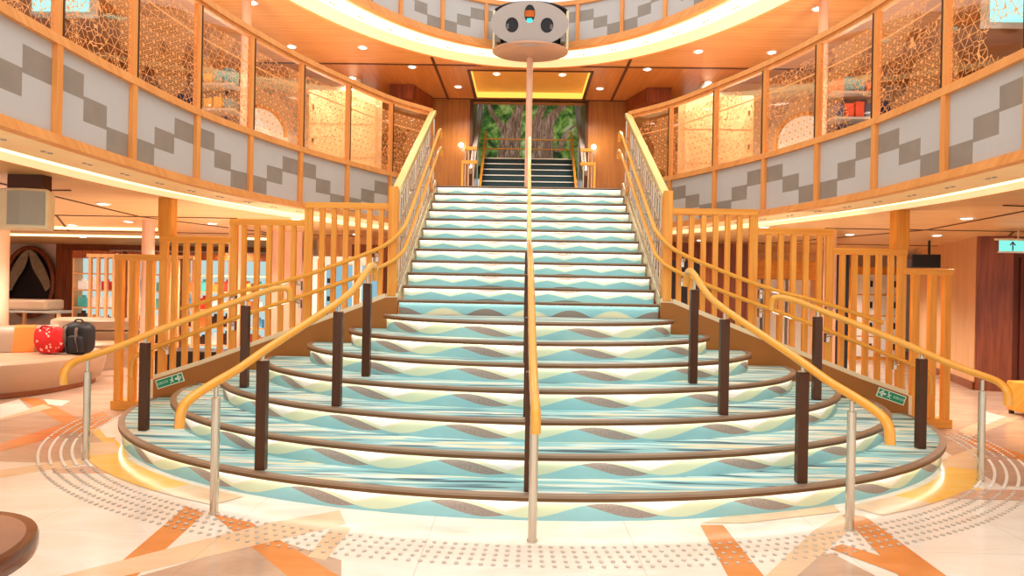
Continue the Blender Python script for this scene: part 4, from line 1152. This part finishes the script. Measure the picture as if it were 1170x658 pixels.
# backrest: thick curved wall, sloping front
BP=[(-9.3,8.00),(-8.6,8.12),(-7.9,8.27),(-7.3,8.45),(-6.95,8.62),(-6.74,8.80)]
def backrest(P,name,mt,parent,g=0):
    C=chaikin([Vector((x,y,0)) for x,y in P],2); prof=[(.17+g,.44),(.19+g,.47),(.12+g,.70),(.08+g,.79+g),(.02,.825+g),(-.06,.82+g),(-.12,.76),(-.14,.44)]
    L=[]
    for i,p in enumerate(C):
        a=C[max(0,i-1)];b=C[min(len(C)-1,i+1)];t_=(b-a).normalized(); n=Vector((t_.y,-t_.x,0)); L.append([p+n*q+Vector((0,0,z)) for q,z in prof])
    mb=MB()
    for A,B in zip(L,L[1:]):
        for j in range(len(prof)): k=(j+1)%len(prof); mb.face([A[j],B[j],B[k],A[k]],0,None,True)
    mb.face(L[0],0); mb.face([*reversed(L[-1])],0); return mb.build(name,mt,parent)
br=backrest(BP,'backrest','taupe_d',t)
backrest([(-7.13,8.525),(-7.03,8.575),(-6.93,8.635)],'orange_stripe','orange',br,.006)
# sofa behind
t=thing('curved_sofa','rounded end of a second taupe sofa behind the bags on the left','sofa',(-7.3,10.4,0))
c2=Vector((-7.45,10.35,0))
mb=MB(); lay_loop(mb,[[(x,y,z) for x,y in foot(.75+d,.55+d,32,c2)] for z,d in((.004,-.1),(.05,-.1),(.30,0),(.42,.03),(.46,-.03))]); mb.build('seat','taupe',t)
mb=MB(); lay_loop(mb,[[(x,y,z) for x,y in foot(.70+d,.30+d,32,Vector((-7.45,10.6,0)))] for z,d in((.46,-.02),(.60,.03),(.63,-.02),(.64,.03),(.78,.02),(.82,-.06))]); mb.build('backrest','taupe_d',t)
# side table with grey bench behind sofa at left
t=thing('service_table','small pale wooden table with a grey top behind the sofa near the porthole','table',(-11.5,14.2,0))
mb=MB(); mb.box(-11.9,-10.6,13.9,14.5,.70,.75); mb.build('table_top','grey',t)
for x in (-11.85,-10.65):
    for y in (13.95,14.45):
        mb=MB(); mb.box(x-.03,x+.03,y-.03,y+.03,0,.70); mb.build('leg','wallpale',t)
mb=MB(); mb.box(-12.4,-11.0,14.0,14.6,.755,1.0); o=mb.build('padded_bench','taupe',bevel=.05); tag(o,'grey beige padded box resting on the small table near the porthole','cushion')

# bags
t=thing('tote_bag','red and white floral tote bag resting on the sofa seat','bag',(-6.55,8.45,.46))
def flor():
    m,nt,b=newmat('red_floral_cloth'); vo=nt.nodes.new('ShaderNodeTexVoronoi'); vo.inputs['Scale'].default_value=16; nt.links.new(objpos(nt),vo.inputs['Vector']); d=X(nt,vo.outputs[0]); n=noise(nt,objpos(nt),14,3,.6,1.5)
    nt.links.new(cmix(nt,(d+n*.6).lt(.56),hx('#D82A2A'),hx('#F6C8B8')),b.inputs['Base Color']); b.inputs['Roughness'].default_value=.8; return m
def blob(mb,c,sx_,sy_,sz_,amp=.08,seed=1,p=.6,nu=26,nv=14,flat=True):
    rnd=random.Random(seed); ph=[rnd.random()*6 for _ in range(6)]
    def P(u,v):
        cu,su=cos(u),sin(u); cv,sv=cos(v),sin(v)
        e=lambda q:abs(q)**p*(1 if q>=0 else -1)
        k=1+amp*(sin(3*u+ph[0]+v*2)+.6*sin(5*u+ph[1]-v*3)+.5*sin(7*v+ph[2]))/2
        x=e(cv)*e(cu)*sx_*k; y=e(cv)*e(su)*sy_*k; z=e(sv)*sz_*k
        z=max(z,-sz_*.97)
        return (c[0]+x,c[1]+y,c[2]+z)
    for i in range(nu):
        for j in range(nv):
            u0,u1=2*PI*i/nu,2*PI*(i+1)/nu; v0,v1=-PI/2+PI*j/nv,-PI/2+PI*(j+1)/nv
            q=[P(u0,v0),P(u1,v0),P(u1,v1),P(u0,v1)]
            if j==0: q=[q[0],q[2],q[3]]
            elif j==nv-1: q=q[:3]
            mb.face(q,0,None,True)
mb=MB(); blob(mb,(-6.47,8.32,.645),.20,.12,.18,.10,3); mb.build('cloth_body',flor(),t)
mb=MB(); mb.tube(chaikin([(-6.57,8.26,.77),(-6.54,8.22,.85),(-6.42,8.22,.84),(-6.39,8.26,.77)],2),.012); mb.build('strap',plain('red_strap','#B82020',.7),t)
t=thing('backpack','black backpack with brown straps slumped on the sofa seat','backpack',(-6.2,8.5,.46))
mb=MB(); blob(mb,(-6.17,8.42,.675),.19,.13,.215,.06,5,.55); mb.build('body',plain('black_nylon','#1C1A1E',.6),t)
mb=MB(); blob(mb,(-6.13,8.31,.60),.12,.05,.12,.05,6,.5); mb.build('front_pocket',plain('black_nylon_pocket','#26242A',.6),t)
for dx in (-.10,.06):
    mb=MB(); mb.sweep(chaikin([(-6.17+dx,8.36,.86),(-6.17+dx,8.28,.82),(-6.15+dx,8.255,.66),(-6.13+dx,8.27,.50)],2),[(-.018,-.004),(.018,-.004),(.018,.004),(-.018,.004)]); mb.build('strap',plain(f'brown_strap{dx}','#6E5648',.6),t)
mb=MB(); mb.tube(chaikin([(-6.24,8.42,.86),(-6.22,8.42,.93),(-6.12,8.42,.93),(-6.10,8.42,.86)],2),.011); mb.build('grab_handle','black',t)

# foreground round table
t=thing('round_table','round brown table with a dark rim in the bottom left corner','table',(-2.30,2.12,0))
mb=MB(); mb.lathe([(.41,.50),(.0001,.501)],(-2.30,2.12,0),64,0,smooth=False); mb.build('table_top','tablewood',t)
mb=MB(); rr=.45
mb.lathe([(rr-.03,.425),(rr-.005,.43),(rr,.45),(rr,.485),(rr-.006,.498),(rr-.04,.5)],(-2.30,2.12,0),64,0); mb.build('rim','tablerim',t)
mb=MB(); mb.lathe([(.04,.02),(.035,.08),(.035,.42)],(-2.30,2.12,0),24); mb.build('pedestal','steel',t)
mb=MB(); mb.lathe([(.25,.003),(.25,.015),(.05,.03)],(-2.30,2.12,0),40); mb.build('base','steel',t)
# right edge: orange stool with white bag
t=thing('side_stool','small orange box stool at the far right edge','stool',(6.55,7.9,0))
mb=MB(); mb.box(6.12,6.55,7.62,8.0,.05,.42); mb.build('seat_box','fence_x',t,bevel=.015)
for x in(6.16,6.51):
    for y in(7.66,7.96):
        mb=MB(); mb.box(x-.02,x+.02,y-.02,y+.02,.003,.05); mb.build('foot','bronze',t)
t=thing('white_bag','crumpled white cloth bag slumped against the orange stool at right','bag',(6.35,7.45,0))
mb=MB(); blob(mb,(6.24,7.44,.20),.22,.13,.195,.10,9,.8); mb.build('cloth_body',plain('white_cloth','#F4F0EC',.8,0,.05,20),t)
mb=MB(); mb.tube(chaikin([(6.16,7.43,.33),(6.18,7.41,.44),(6.28,7.41,.44),(6.32,7.43,.33)],2),.012); mb.build('strap','white',t)

# ================================================================== DOWNLIGHTS
def dl_proto():
    mb=MB(); mb.lathe([(.075,-.012),(.085,-.008),(.085,0)],(0,0,0),20); rim=mb
    e=thing('recessed_downlight','x','ceiling light',(0,0,-50)); rim.build('rim','white',None).parent=e
    mb=MB(); mb.lathe([(.055,-.016),(.06,-.012)],(0,0,0),20); o=mb.build('glowing_lens','lamp',None); o.parent=e
    return e
proto=dl_proto(); first=[True]
def spot(x,y,z,power,ang=2.4,col=(1,.93,.83),rad=.12,tgt=None):
    l=bpy.data.lights.new('spot','SPOT'); l.energy=power; l.spot_size=ang; l.spot_blend=.6; l.shadow_soft_size=rad; l.color=col
    o=bpy.data.objects.new('lamp',l); COL.objects.link(o); o.location=(x,y,z)
def downlight(x,y,z,label,group,power=0):
    if first[0]:
        o=proto; first[0]=False; o.location=(x,y,z); o['label']=label; o['group']=group
    else: o=dup(proto,(x,y,z),label,group)
    if power: spot(x,y,z-.03,power)
    return o
for (x,y) in [(-2.85,10.42),(-2.17,11.31),(-3.45,11.95),(-1.44,12.40),(1.40,12.40),(2.12,11.28),(2.80,10.42),(3.42,11.95),(4.02,10.42),(-4.06,10.42),(4.02,8.80),(-4.02,8.80)]:
    downlight(x,y,Z3,'small bright round downlight in the plank ceiling above the landing','downlights in the upper plank ceiling',160)
for x in(-.65,.62): downlight(x,11.97,Z3+.12,'small downlight inside the glowing amber ceiling recess','downlights in the amber ceiling recess',60)
for s in(-1,1):
    for (x,y,p) in [(5.3,7.6,220),(5.1,9.9,260),(6.4,9.8,0),(7.3,8.0,220),(7.9,10.6,260),(6.2,12.8,420),(9.6,9.2,260),(9.8,13.5,300),(3.4,9.0,110),(3.2,11.5,90),(12.2,12.5,350)]:
        if s>0 and x>7.2 and y>9.4: continue
        downlight(s*x,y,ZC,'small round downlight in the low veneer ceiling beneath the balcony','downlights in the lower veneer ceiling',p)
# twin dots in soffit rings
mb=MB()
for dx in(-.032,.032): mb.lathe([(.016,-.006),(.018,0)],(dx,0,0),12)
tw=mb.build('twin_spotlight','grey'); fi=True
def twin(x,y,z,rz,lab,grp):
    global fi
    o=tw if fi else tw.copy()
    if not fi: COL.objects.link(o)
    fi=False; o.location=(x,y,z); o.rotation_euler=(0,0,rz); tag(o,lab,'spotlight',grp)
for s,side in((-1,'left'),(1,'right')):
    for i in range(14,len(CUR)-1,3):
        p=CUR[i]+NR[i]*.26; n=NR[i]; twin(s*p.x,p.y,ZB-.021,math.atan2(-n.x*0+n.x,n.y*s) if 0 else (PI/2-math.atan2(n.y,n.x))*-s*0+math.atan2(-n.x,n.y)*s,f'tiny twin spotlight in the pale soffit under the {side} balcony edge',f'twin spotlights under the {side} balcony')
for b in range(-8,9):
    p,n=at3(b*.5+.25,.36); twin(p.x,p.y,Z3-.034,math.atan2(n.y,n.x)-PI/2,'tiny twin spotlight in the glowing soffit of the highest balcony','twin spotlights under the highest balcony')
# wall lights on landing wall
for s,side in((-1,'left'),(1,'right')):
    mb=MB(); mb.lathe([(.05,-.02),(.05,.02)],(0,0,0),16); o=mb.build('wall_light',M['lamp']); o.location=(s*1.42-.03,YW-.03,4.52); o.rotation_euler=(PI/2,0,0); tag(o,f'bright round wall light on the amber wall {side} of the mural','wall light')
    l=bpy.data.lights.new('wl','POINT'); l.energy=4; l.shadow_soft_size=.05; l.color=(1,.9,.75); q=bpy.data.objects.new('lamp',l); COL.objects.link(q); q.location=(s*1.42,YW-.25,4.52)
    mb=MB(); mb.box(s*1.52-.05,s*1.52+.05,YW-.02,YW-.0005,LAND+.28,LAND+.31); tag(mb.build('step_light',M['lamp']),f'tiny low step light near the floor on the {side} landing wall','wall light')

# ================================================================== LIGHTING
w=bpy.data.worlds.new('world'); scn.world=w; w.use_nodes=True
bg=w.node_tree.nodes['Background']; bg.inputs[0].default_value=(1,.985,.97,1); bg.inputs[1].default_value=1.15
def area(loc,rot,size,power,col=(1,.93,.82)):
    l=bpy.data.lights.new('area','AREA'); l.shape='RECTANGLE'; l.size,l.size_y=size; l.energy=power; l.color=col
    o=bpy.data.objects.new('lamp',l); COL.objects.link(o); o.location=loc; o.rotation_euler=rot; return o
area((0,4.0,8.6),(0,0,0),(5,6),180)                       # broad fill lamp added high above the atrium
area((0,-2.5,4.2),(math.radians(62),0,0),(6,3),90)        # unseen fill lamp added behind the viewer

def fill_uplight(x,y,z,p):  # hidden fill spots added behind fascia, stairs and sofa, shining up
    l=bpy.data.lights.new('fill_uplight','SPOT'); l.energy=p; l.spot_size=2.7; l.spot_blend=.8; l.shadow_soft_size=.15; l.color=(1,.93,.83)
    o=bpy.data.objects.new('lamp',l); COL.objects.link(o); o.location=(x,y,z); o.rotation_euler=(PI,0,0)
for s in (-1,1):
    for x,y in ((4.2,3.6),(4.3,5.6),(4.0,7.6),(3.2,9.3),(6.3,5.0),(6.0,8.5)): fill_uplight(s*x,y,ZM+.12,105)
    fill_uplight(s*3.1,8.2,.12,110); fill_uplight(s*2.0,9.6,.12,70)
fill_uplight(-8.6,9.9,.3,160); fill_uplight(-4.3,8.6,.12,160)
scn.view_settings.view_transform='Standard'; scn.view_settings.exposure=0; scn.view_settings.gamma=.95; scn.view_settings.look='None'
scn.cycles.use_denoising=True
scn.cycles.max_bounces=6; scn.cycles.diffuse_bounces=4; scn.cycles.transparent_max_bounces=12; scn.cycles.sample_clamp_indirect=6
